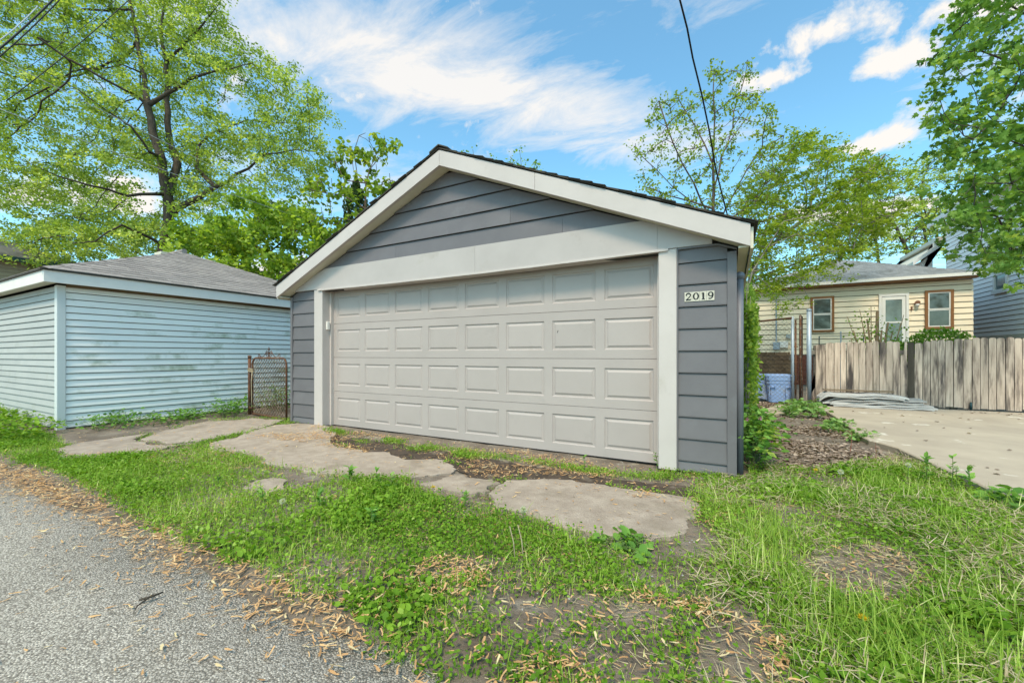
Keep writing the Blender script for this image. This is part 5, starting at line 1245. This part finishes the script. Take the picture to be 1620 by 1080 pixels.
def density(P):
    J = P + rng.normal(size=P.shape) * 0.045
    d = np.zeros(len(P))
    n1 = vnoise(P, 2.2, 11); n2 = vnoise(P, 6.0, 12)
    d[in_any(J, Z_MID)] = 0.6
    d[in_any(J, Z_LUSH)] = 1.0
    d *= np.clip((n1 * .6 + n2 * .5 - .22) * 2.6, 0.03, 1)
    lu = in_any(J, Z_LUSH); d[lu] = np.maximum(d[lu], np.clip(0.30 + n2[lu] * .6, 0, 1)) * np.where(vnoise(P[lu], 1.7, 15) * .7 + vnoise(P[lu], 4.2, 16) * .3 < .32, np.where(P[lu, 0] > .3, .22, .8), 1)
    dl = inpoly(J, DOORLINE); d[dl] = np.maximum(d[dl], np.clip((vnoise(P[dl], 3.1, 13) - .30) * 2.6, 0, 1))
    # weeds following slab joints
    ok = outside_slabs(J, -0.03); near = ~outside_slabs(J, -0.10) & ok
    d[near] = np.maximum(d[near], (vnoise(P[near], 3.0, 14) > .45) * .55)
    d[~outside_slabs(J, .02)] = 0
    b = in_any(J, BARE); d[b] *= 0.05
    d[P[:, 1] < -3.03 + (n2 - .5) * .20] = 0
    d[P[:, 0] > PAD_EDGE(P[:, 1]) + (n2 - .45) * .22] = 0
    d[(P[:, 1] > 0.0) & (P[:, 0] > -5.75) & (P[:, 0] < .8)] = 0
    return d
def sample(n, lo, hi, fn):
    P = rng.uniform(lo, hi, (n, 2)); return P[rng.uniform(0, 1, n) < fn(P)]
def gz(P): return ground_h(P[:, 0], P[:, 1])
def blade(w, bend, seg=3):
    v = []; f = []
    for i in range(seg):
        t = i / seg; ww = w * (1 - t * .55); v += [(-ww, bend * t * t, t * (1 - .25 * bend * t)), (ww, bend * t * t, t * (1 - .25 * bend * t))]
    v.append((0, bend, 1 - .25 * bend))
    for i in range(seg - 1): a = 2 * i; f += [(a, a + 1, a + 3), (a, a + 3, a + 2)]
    a = 2 * (seg - 1); f.append((a, a + 1, a + 2)); return v, f
def upright(n, lean):
    """frames with local Z roughly up, random heading"""
    a = rng.uniform(0, 2 * np.pi, n); tl = rng.normal(size=n) * lean
    c, s = np.cos(a), np.sin(a); ct, st = np.cos(tl), np.sin(tl)
    R = np.zeros((n, 3, 3)); R[:, 0, 0] = c; R[:, 1, 0] = s
    R[:, 0, 1] = -s * ct; R[:, 1, 1] = c * ct; R[:, 2, 1] = st
    R[:, 0, 2] = s * st; R[:, 1, 2] = -c * st; R[:, 2, 2] = ct
    return R
def scatter(name, label, cat, tmpls, P, z, R, S, tint, mat, parent=None):
    Vs, Fs, Ts = [], [], []; off = 0; k = rng.integers(0, len(tmpls), len(P))
    for i, (tv, tf) in enumerate(tmpls):
        m_ = k == i
        if not m_.any(): continue
        T = np.stack([P[m_, 0], P[m_, 1], z[m_]], 1)
        V, F = inst(tv, tf, T, R[m_], S[m_]); Vs.append(V); Fs.append(F + off); Ts.append(np.repeat(tint[m_], len(tv))); off += len(V)
    o = npmesh(name, np.concatenate(Vs), np.concatenate(Fs), mat, parent, tint=np.concatenate(Ts)); o['kind'] = 'stuff'
    if label: tag(o, label, cat)
    return o
def ground_cover():
    lo, hi = (-8.2, -3.15), (2.8, 2.7)
    # fine grass
    P = sample(430000, lo, hi, lambda p: density(p) * .85); P = P[(P[:, 0] > -9) ]
    n = len(P); hgt = np.clip(rng.normal(.052, .022, n), .018, .13) * (0.75 + .6 * vnoise(P, 1.5, 21)); right = P[:, 0] > .7; hgt[right] *= .85
    dl = inpoly(P, DOORLINE); hgt[dl] *= .9
    S = np.stack([np.full(n, .075), hgt, hgt], 1)
    scatter('grass', 'short green grass and sprouts on the verge beside the alley', 'grass', [blade(.030, .35), blade(.028, .7), blade(.034, 1.0)], P, gz(P) - .004, upright(n, .6), S, np.clip(rng.normal(.46, .24, n) + (vnoise(P, 2.5, 22) - .5) * .6 + .22 * right * (vnoise(P, 4.5, 23) > .45), 0, 1), M['grass'])
    # long arching grass on the right
    tus = G2([(1180, 850), (1215, 870), (1240, 905), (1200, 820), (1265, 930), (1170, 900), (1290, 960), (1330, 985), (1230, 850), (1400, 990), (1480, 960), (1550, 930), (1600, 985), (1500, 1040), (1420, 1050), (1340, 1040), (1590, 1060), (1285, 1020), (1540, 860), (1480, 830), (1330, 800), (1390, 770), (1260, 790), (1450, 790), (1130, 800), (1560, 800)])
    k = rng.integers(0, len(tus), 6500); P = tus[k] + rng.normal(size=(6500, 2)) * .11; P = P[~in_any(P, BARE)]; n = len(P)
    hg = rng.uniform(.05, .13, n); S = np.stack([np.full(n, .10), hg, hg], 1)
    scatter('long_grass', 'long arching grass tufts right of the driveway slabs', 'grass', [blade(.026, .8, 4), blade(.026, 1.3, 4), blade(.03, 1.7, 4)], P, gz(P), upright(n, 1.0), S, np.clip(rng.normal(.48, .27, n), 0, 1), M['grass'])
    # dry flattened blades among the green
    P = sample(60000, (.5, -3.0), (2.7, 2.4), lambda p: .35 * (density(p) > .2) * (vnoise(p, 3.3, 24) > .42)); n = len(P)
    hg = rng.uniform(.05, .14, n); S = np.stack([np.full(n, .07), hg, hg], 1); R = frames(np.concatenate([rng.normal(size=(n, 2)), rng.uniform(.0, .45, (n, 1))], 1), rng.normal(size=n) * .5)
    scatter('dry_grass', 'flattened straw-coloured blades among the green grass at right', 'grass', [([(-.03, 0, 0), (.03, 0, 0), (.022, .55, .05), (-.022, .55, .05), (0, 1, -.04)], [(0, 1, 2), (0, 2, 3), (3, 2, 4)])], P, gz(P) + rng.uniform(.01, .05, n), R, S, rng.uniform(0, 1, n), M['straw'])
    # low broad-leaved cover
    P = sample(760000, lo, hi, lambda p: density(p) * np.clip(vnoise(p, 1.6, 31) * 1.7 - .1, .25, 1)); n = len(P)
    S = rng.uniform(.010, .027, n) * (1 + .6 * (vnoise(P, 2.1, 32) > .66) * in_any(P, Z_LUSH)); R = frames(np.concatenate([rng.normal(size=(n, 2)), rng.uniform(-.05, .8, (n, 1))], 1), rng.normal(size=n) * .6)
    scatter('ground_cover', 'low clover and broad-leaved weeds among the verge grass', 'ground cover', [OVAL4], P, gz(P) + rng.uniform(.006, .05, n), R, S, np.clip(rng.normal(.42, .24, n) + (vnoise(P, 1.3, 33) - .5) * .6, 0, 1), M['clover'])
    # maple keys: along the alley edge, in the thin grass and strewn on slabs
    def keyd(p):
        d = np.zeros(len(p)); y = p[:, 1]; band = np.exp(-((y + 3.05) / .13) ** 2); d = band * np.clip(vnoise(p, 1.4, 41) * 1.6 - .1, .1, 1)
        d = np.maximum(d, np.exp(-((y + 3.2) / .28) ** 2) * .06)
        mid = inpoly(p, Z_MID[1]); d[mid] = np.maximum(d[mid], .12 + .75 * (vnoise(p[mid], 2.6, 42) > .52)); 
        m3 = in_any(p, [Z_MID[0], Z_MID[2], Z_MID[3]]); d[m3] = np.maximum(d[m3], .16)
        door = (y > -1.0) & (y < -.02) & (p[:, 0] > -5) & (p[:, 0] < .4); d[door] = np.maximum(d[door], .34 * (vnoise(p[door], 2.0, 43) > .5) + .05)
        d = np.maximum(d, .02 * (y < 0.2)); b = inpoly(p, BARE[0]); d[b] = .12
        d[p[:, 0] > PAD_EDGE(y)] = 0; d[(p[:, 1] > 0.0) & (p[:, 0] < .8)] = 0
        return d
    P = sample(165000, (-8, -3.9), (2.6, .6), keyd); n = len(P)
    key = ([(.02, 0, .03), (.07, .10, .04), (.0, .30, .01), (.05, .62, .02), (-.06, .98, .05), (-.20, .92, .04), (-.16, .45, .02), (-.06, .10, .01)], [(0, 1, 7), (1, 2, 7), (2, 6, 7), (2, 3, 6), (3, 5, 6), (3, 4, 5)])
    key2 = ([(-.02, 0, .004), (.08, .05, .004), (.03, .3, .03), (.12, .60, .06), (.22, .96, .03), (.06, .98, .03), (-.05, .5, .06), (-.08, .12, .01)], key[1])
    on = ~outside_slabs(P); z = np.where(P[:, 1] < -3.08, -.018, np.where(on, .018, gz(P) + .012)) + rng.uniform(0, .012, n)
    z = np.where(inpoly(P, Z_MID[1]), z + rng.uniform(0, .02, n), z)
    ax = np.concatenate([rng.normal(size=(n, 2)), rng.normal(size=(n, 1)) * .10], 1)
    R = frames(ax, rng.normal(size=n) * .22); R[rng.uniform(0, 1, n) < .5, :, 0] *= -1
    scatter('maple_keys', 'tan winged maple keys strewn along the alley edge and verge', 'leaf litter', [key, key2], P, z, R, rng.uniform(.020, .052, n), np.clip(rng.normal(.55, .3, n), 0, 1), M['samara'])
    # brown leaf litter between garage and pad
    P = sample(15000, (.75, .35), (2.3, 7.2), lambda p: np.clip(vnoise(p, 1.9, 51) * 2.2 - .65, 0.04, 1) * (p[:, 0] < PAD_EDGE(p[:, 1]))); n = len(P)
    R = frames(np.concatenate([rng.normal(size=(n, 2)), rng.normal(size=(n, 1)) * .10], 1), rng.normal(size=n) * .22)
    curl = ([(0, 0, 0), (-.34, .3, .16), (-.28, .7, .12), (0, 1, .06), (.30, .68, .18), (.34, .28, .10), (0, .5, -.02)], OVAL[1])
    scatter('leaf_litter', 'brown dead leaves on the soil between garage and parking pad', 'leaf litter', [curl], P, gz(P) + rng.uniform(.0, .012, n), R, rng.uniform(.025, .06, n), rng.uniform(0, 1, n), M['deadleaf'])
    P = sample(420, (2.5, .6), (6.5, 6.6), lambda p: np.clip(.15 + (p[:, 1] > 6.0) * .5, 0, 1)); n = len(P)
    R = frames(np.concatenate([rng.normal(size=(n, 2)), rng.normal(size=(n, 1)) * .1], 1), rng.normal(size=n) * .2)
    scatter('pad_leaves', 'few curled dead leaves lying on the concrete parking pad', 'leaf litter', [curl], P, np.full(n, .05), R, rng.uniform(.03, .07, n), rng.uniform(0, 1, n), M['deadleaf'])
    # straw and crumbs in the bare patches
    P = sample(60000, (-6.5, -3.0), (2.4, .3), lambda p: np.where(inpoly(p, BARE[0]), 1.0, np.where(in_any(p, BARE), .5, np.where(in_any(p, Z_MID), .12, .02))) * outside_slabs(p)); n = len(P)
    S = np.stack([np.full(n, .05), rng.uniform(.02, .09, n), np.full(n, .02)], 1); ax = np.concatenate([rng.normal(size=(n, 2)), rng.normal(size=(n, 1)) * .12], 1)
    scatter('straw', 'dry straw and stalks in the bare patches of the verge', 'straw', [([(-.03, 0, 0), (.03, 0, 0), (.02, 1, .1), (-.02, 1, .1)], [(0, 1, 2), (0, 2, 3)])], P, gz(P) + rng.uniform(.003, .015, n), frames(ax, rng.normal(size=n)), S, rng.uniform(0, 1, n), M['straw'])
    # loose chips
    P = sample(9000, (-6, -4.2), (2.4, .2), lambda p: np.where(p[:, 1] < -3.0, .10, .5 * (outside_slabs(p)))); n = len(P)
    oc = ([(1, 0, 0), (-.8, .1, 0), (0, .9, 0), (.1, -.8, 0), (0, 0, .7)], [(0, 2, 4), (2, 1, 4), (1, 3, 4), (3, 0, 4)])
    scatter('pebbles', 'loose stone chips on the soil and alley', 'gravel', [oc], P, np.where(P[:, 1] < -3.05, -.024, gz(P)), upright(n, .4), rng.uniform(.003, .009, n), rng.uniform(0, 1, n), M['pebble'])
ground_cover()

# ------------------------------------------------------------------ single plants
def leafy_mound(name, label, P, hmax, n, size, mat, group=None, tmpl=OVAL, cat='plant', fan=.3):
    """P: (m,2) stem spots on the ground; stems as one part, leaves as another"""
    P = np.asarray(P); c = P.mean(0); root = empty(name, (c[0], c[1], 0), label, cat, group)
    k = rng.integers(0, len(P), n); h = hmax * np.sqrt(rng.uniform(.03, 1, n)); out = rng.normal(size=(n, 2)) * (.05 + fan * h[:, None])
    T = np.stack([P[k, 0] + out[:, 0], P[k, 1] + out[:, 1], np.maximum(h - np.linalg.norm(out, axis=1) * .5, .015)], 1)
    ax = np.concatenate([out / .1 + rng.normal(size=(n, 2)), rng.uniform(-.5, .5, (n, 1))], 1)
    V, F = inst(tmpl[0], tmpl[1], T, frames(ax, rng.normal(size=n) * .5), size * rng.uniform(.55, 1.25, n)); npmesh('leaves', V, F, mat, root, tint=np.repeat(np.clip(rng.normal(.45, .25, n), 0, 1), len(tmpl[0])))
    mb = MB(); 
    for i in rng.choice(n, min(n, 60), replace=False): mb.tube([(P[k[i], 0], P[k[i], 1], -.01), tuple((np.array([P[k[i], 0], P[k[i], 1], 0]) + T[i]) / 2 + np.array([0, 0, .02])), tuple(T[i])], .0028, 3)
    mb.build('stems', M['stemgreen'], root)['kind'] = 'stuff'; return root
def plants():
    def spots(px_poly, m): 
        w = G2(px_poly); lo, hi = w.min(0), w.max(0); P = rng.uniform(lo, hi, (m * 8, 2)); P = P[inpoly(P, w)]; return P[:m] if len(P) else w
    leafy_mound('violet_patch', 'dense leafy green weeds at the front corner of blue garage', spots([(-120, 668), (0, 650), (60, 662), (100, 682), (110, 700), (40, 705), (-120, 700)], 60), .26, 2600, .065, M['clover'])
    for poly, lb, h in (([(130, 672), (165, 664), (215, 664), (230, 676), (160, 684)], 'dark clump of broad leaves against the blue siding, nearest the corner', .26),
                        ([(225, 668), (300, 657), (340, 655), (330, 664), (240, 676)], 'row of leafy weeds midway along the blue siding', .20),
                        ([(340, 655), (385, 648), (395, 655), (360, 662)], 'tall leafy weeds at the blue siding beside the gate post', .34),
                        ([(415, 640), (450, 642), (452, 652), (418, 650)], 'green weeds growing behind the small chain-link gate', .55)):
        leafy_mound('weed_clump', lb, spots(poly, 22), h, 420, .055, M['weed'], 'weeds along the blue garage')
    leafy_mound('rhubarb_plant', 'large mound of pale green broad leaves beside the sheet pile', spots([(1240, 660), (1250, 645), (1275, 640), (1305, 655), (1290, 664)], 20), .22, 380, .10, M['rhubarb'], 'broad-leaved mounds by the parking pad', fan=.15)
    leafy_mound('rhubarb_plant', 'smaller mound of pale green leaves at the pad edge', spots([(1300, 675), (1320, 668), (1345, 674), (1335, 684), (1308, 684)], 14), .13, 220, .07, M['rhubarb'], 'broad-leaved mounds by the parking pad', fan=.12)
    leafy_mound('rhubarb_plant', 'tiny leafy tuft at the pad edge nearest the grass', spots([(1350, 688), (1375, 686), (1380, 694), (1355, 698)], 8), .12, 120, .06, M['rhubarb'], 'broad-leaved mounds by the parking pad')
    leafy_mound('dock_plant', 'toothed leaves at the near edge of the parking pad by frame edge', spots([(1580, 800), (1640, 785), (1650, 800), (1600, 812)], 10), .12, 90, .085, M['weed'], fan=.2)
    leafy_mound('dandelion_leaves', 'dark dandelion leaves at the edge of the big front slab', spots([(965, 862), (1000, 855), (1040, 868), (1000, 880)], 10), .06, 60, .07, M['weed'], fan=.2)
    # shrub along the side wall and the flowering clump in front of it
    root = empty('shrub', (1.0, 3.4, 0), 'tall light green shrub hugging the right garage wall', 'shrub')
    n = 7500; u = rng.uniform(0, 1, n); y = 1.6 + 4.6 * u; hh = 1.5 + .9 * u + .5 * (vnoise(np.stack([y, y * 0], 1), 1.3, 61)); z = hh * np.sqrt(rng.uniform(.02, 1, n))
    x = .80 + (.02 + .042 * y) * rng.uniform(0, 1.25, n) * (1 - .35 * z / hh) + .03
    V, F = inst(LEAF[0], LEAF[1], np.stack([x, y, z], 1) + rng.normal(size=(n, 3)) * .03, frames(rvec(n), rng.uniform(0, 6, n)), rng.uniform(.035, .075, n)); npmesh('leaves', V, F, M['shrub'], root, tint=np.repeat(rng.uniform(0, 1, n), 4))
    mb = MB()
    for i in range(46):
        yy = 1.6 + 4.6 * rng.uniform(); x0 = .82 + .016 * yy; l = rng.uniform(1.2, 2.4); mb.tube([(x0, yy, 0), (x0 + rng.uniform(-.04, .02), yy + rng.uniform(-.2, .2), l * .5), (x0 + rng.uniform(-.04, .04), yy + rng.uniform(-.3, .3), l)], [.010, .007, .003], 4)
    mb.build('stems', M['vine'], root)['kind'] = 'stuff'
    root = leafy_mound('flowering_plant', 'leafy clump with small pink flowers at the garage corner post', np.stack([rng.uniform(.80, .92, 30), rng.uniform(.25, 1.5, 30)], 1), .55, 800, .07, M['weed'], fan=.12)
    fern = ([(0, 0, 0), (-.20, .25, .02), (-.02, .30, .02), (-.22, .55, .02), (-.02, .58, .02), (-.14, .8, .02), (0, 1, -.05), (.14, .8, .02), (.02, .58, .02), (.22, .55, .02), (.02, .30, .02), (.20, .25, .02)], [(0, 1, 2), (0, 2, 10), (0, 10, 11), (2, 3, 4), (2, 4, 8), (2, 8, 10), (10, 8, 9), (4, 5, 6), (4, 6, 8), (8, 6, 7)])
    n = 70; T = np.stack([rng.uniform(.82, .98, n), rng.uniform(.3, 1.6, n), rng.uniform(.1, .42, n)], 1); ax = np.stack([rng.uniform(.2, 1, n), rng.normal(size=n) * .6, rng.uniform(-.3, .35, n)], 1)
    V, F = inst(fern[0], fern[1], T, frames(ax, rng.normal(size=n) * .3), rng.uniform(.12, .22, n)); npmesh('fern_fronds', V, F, M['bright'], root, tint=np.repeat(rng.uniform(.2, 1, n), 12))
    for px, py in ((1182, 663), (1203, 661), (1203, 673), (1211, 679), (1207, 679), (1172, 699), (1213, 695), (1221, 700), (1200, 711), (1197, 715), (1212, 723), (1185, 731), (1167, 682), (1195, 690)):
        c = at(px, py, rng.uniform(3.95, 4.15)); k = 5; a = np.arange(k) * 2 * np.pi / k
        ax = np.stack([np.cos(a), -np.ones(k) * .35, np.sin(a)], 1); V, F = inst(OVAL[0], OVAL[1], np.repeat(np.array(c)[None], k, 0), frames(ax, np.zeros(k)), np.full(k, .026)); npmesh('flower', V, F, M['pink'], root, tint=np.repeat(rng.uniform(0, 1, k), 7))
        MB().tube([c, c + Vector((-.03, .02, -.15)), c + Vector((-.08, .05, -.35))], .002, 3).build('flower_stalk', M['stemgreen'], root)
    # cut-back shrub and bush behind the fence
    c = onY(1385, 545, 8.2); root = empty('trimmed_shrub', (c.x, 8.2, 0), 'hard-pruned shrub with bare cut branches behind the picket fence', 'shrub'); b = Vector((c.x, 8.2, 0)); T = []
    ends = [(1388, 492, .035, 8.2), (1372, 505, .02, 8.2), (1405, 510, .022, 8.2), (1350, 522, .012, 8.1), (1340, 500, .008, 8.2), (1360, 490, .008, 8.3), (1425, 512, .012, 8.2), (1430, 498, .007, 8.3), (1378, 485, .008, 8.2), (1412, 525, .014, 8.1), (1346, 535, .01, 8.2), (1365, 515, .012, 8.1), (1395, 522, .02, 8.1)]
    for px, py, r, yy in ends:
        e = onY(px, py, yy); m_ = b.lerp(e, .6) + Vector((random.uniform(-.04, .04), 0, -.03)); MB().tube([b + Vector((0, 0, .6)), m_, e], [r * 1.3, r * 1.1, r * .8], 6).build('branch', M['cutwood'], root, True)
        for _ in range(26): T.append(e.lerp(m_, random.random() * .9) + Vector((random.gauss(0, .07), random.gauss(0, .07), random.gauss(0, .05))))
    MB().tube([b, b + Vector((0, 0, .7))], [.07, .05], 8).build('trunk', M['cutwood'], root, True)
    T = np.array(T); n = len(T); V, F = inst(OVAL[0], OVAL[1], T, frames(rvec(n), rng.uniform(0, 6, n)), rng.uniform(.03, .07, n)); npmesh('leaves', V, F, M['shrub'], root, tint=np.repeat(rng.uniform(0, 1, n), 7))
    for px, py, w_, lb in ((1488, 530, .55, 'small rounded green bush below the right brown window'), (1418, 548, .35, 'low leafy sprouts behind the fence below the storm door')):
        c = onY(px, py, 8.0); root = empty('bush', (c.x, 8.0, 0), lb, 'shrub'); n = 1500; T = np.array([c.x, 8.0, c.z - .12]) + rvec(n) * np.cbrt(rng.uniform(.2, 1, n))[:, None] * np.array([w_, .35, .26])
        V, F = inst(LEAF[0], LEAF[1], T, frames(rvec(n), rng.uniform(0, 6, n)), rng.uniform(.04, .08, n)); npmesh('leaves', V, F, M['shrub'], root, tint=np.repeat(rng.uniform(0, 1, n), 4))
        mb = MB(); [MB().tube([(c.x, 8.0, 0), (c.x + random.uniform(-.3, .3), 8 + random.uniform(-.1, .1), c.z)], .012, 4).build('stem', M['vine'], root) for _ in range(7)]
    # upright weeds in the verge
    def weed(px, py, h, lb, nl=16, ls=.05, red=False):
        b = onZ(px, py); root = empty('tall_weed', b, lb, 'weed', 'upright weeds in the verge'); top = b + Vector((random.uniform(-.02, .02), random.uniform(-.02, .02), h))
        MB().tube([b, b.lerp(top, .5) + Vector((.006, 0, 0)), top], [.004, .003, .0015], 5).build('stem', M['stemred' if red else 'stemgreen'], root)
        t = rng.uniform(.15, 1, nl); T = np.array([b.lerp(top, float(q)) for q in t]); a = rng.uniform(0, 6.28, nl); ax = np.stack([np.cos(a), np.sin(a), rng.uniform(.1, 1.0, nl)], 1)
        V, F = inst([(x * .6, y, z) for x, y, z in OVAL[0]], OVAL[1], T, frames(ax, rng.normal(size=nl) * .3), ls * rng.uniform(.6, 1.2, nl)); npmesh('leaves', V, F, M['weed'], root, tint=np.repeat(rng.uniform(.2, 1, nl), 7))
    weed(553, 765, .16, 'tallest broad-leaved weed at the edge of the left slab', 18, .07); weed(596, 768, .15, 'slender weed just right of the tallest weed', 14, .055); weed(618, 775, .13, 'third slender weed in the row by the left slab', 12, .05)
    weed(505, 805, .13, 'leafy weed left of the row by the slab', 14, .055); weed(590, 830, .12, 'bushy weed in the grass below the slab row', 16, .05); weed(415, 792, .10, 'small weed beside the little concrete fragment', 12, .045)
    weed(345, 770, .09, 'low weed at the grass edge left of the concrete fragment', 12, .045); weed(735, 800, .10, 'weed beside the small slab piece', 12, .045); weed(1040, 738, .13, 'sprig growing against the right door casing', 14, .045); weed(925, 742, .12, 'sprig growing against the door below the sixth panel', 12, .04)
    weed(1385, 730, .20, 'reddish stem beside the parking pad edge', 5, .03, True); weed(1345, 715, .24, 'tall bare reddish stem by the leaf litter', 3, .03, True); weed(1505, 770, .26, 'dandelion-like stalk at the pad edge', 8, .06); weed(1535, 775, .2, 'broad weed at the near corner of pad', 16, .07); weed(1465, 760, .22, 'leafy weed overlapping the concrete pad edge', 16, .07)
    # dandelion clocks and flowers
    for px, py, h, kind, lb in ((828, 838, .13, 'puff', 'dandelion clock beside the big front slab'), (1330, 775, .15, 'puff', 'dandelion clock nearest the leaf litter'), (1437, 765, .16, 'puff', 'dandelion clock left of the pad edge'), (1513, 772, .17, 'puff', 'dandelion clock in front of the concrete pad'), (447, 808, .07, 'puff', 'small dandelion clock in the left verge'),
                                (1290, 760, .09, 'yellowp', 'yellow dandelion at the end of leaf litter'), (1365, 990, .03, 'yellowp', 'yellow dandelion low in the near right grass'), (685, 785, .07, 'yellowp', 'yellow dandelion beside the small slab')):
        b = onZ(px, py); root = empty('dandelion', b, lb, 'dandelion', 'dandelions in the grass'); c = b + Vector((0, 0, h)); MB().tube([b, c], .0022, 4).build('stem', M['stemgreen'], root)
        n = 150 if kind == 'puff' else 40; d = rvec(n)
        if kind != 'puff': d[:, 2] = np.abs(d[:, 2]) * .5 + .2
        V, F = inst([(x * .35, y, z) for x, y, z in LEAF[0]], LEAF[1], np.repeat(np.array(c)[None], n, 0) + d * .003, frames(d, rng.uniform(0, 6, n)), np.full(n, .021)); npmesh('head', V, F, M[kind], root, tint=np.repeat(rng.uniform(0, 1, n), 4))
    # dry stalks and the twig on the alley
    for px, py, lb in ((815, 888, 'curved dry stalk sticking up left of the big slab'), (828, 885, 'second dry stalk leaning right beside the big slab')):
        b = onZ(px, py); tag(MB().tube([b, b + Vector((-.02, .02, .09)), b + Vector((-.05, .03, .17))], [.004, .003, .002], 5).build('dry_stalk', M['rope'], None, True), lb, 'stalk')
    a = onZ(220, 950, -.01); b = onZ(258, 938, -.01); m_ = a.lerp(b, .55)
    tw = empty('twig', a, 'brown forked twig lying on the asphalt', 'twig'); MB().tube([a + Vector((0, 0, .004)), m_ + Vector((.01, -.01, .008)), b + Vector((0, 0, .006))], [.005, .006, .003], 6).build('stem', M['bark'], tw, True); MB().tube([m_ + Vector((0, 0, .008)), m_ + Vector((.04, -.07, .006)), m_ + Vector((.09, -.10, .003))], [.004, .003, .001], 5).build('side_shoot', M['bark'], tw, True)
plants()
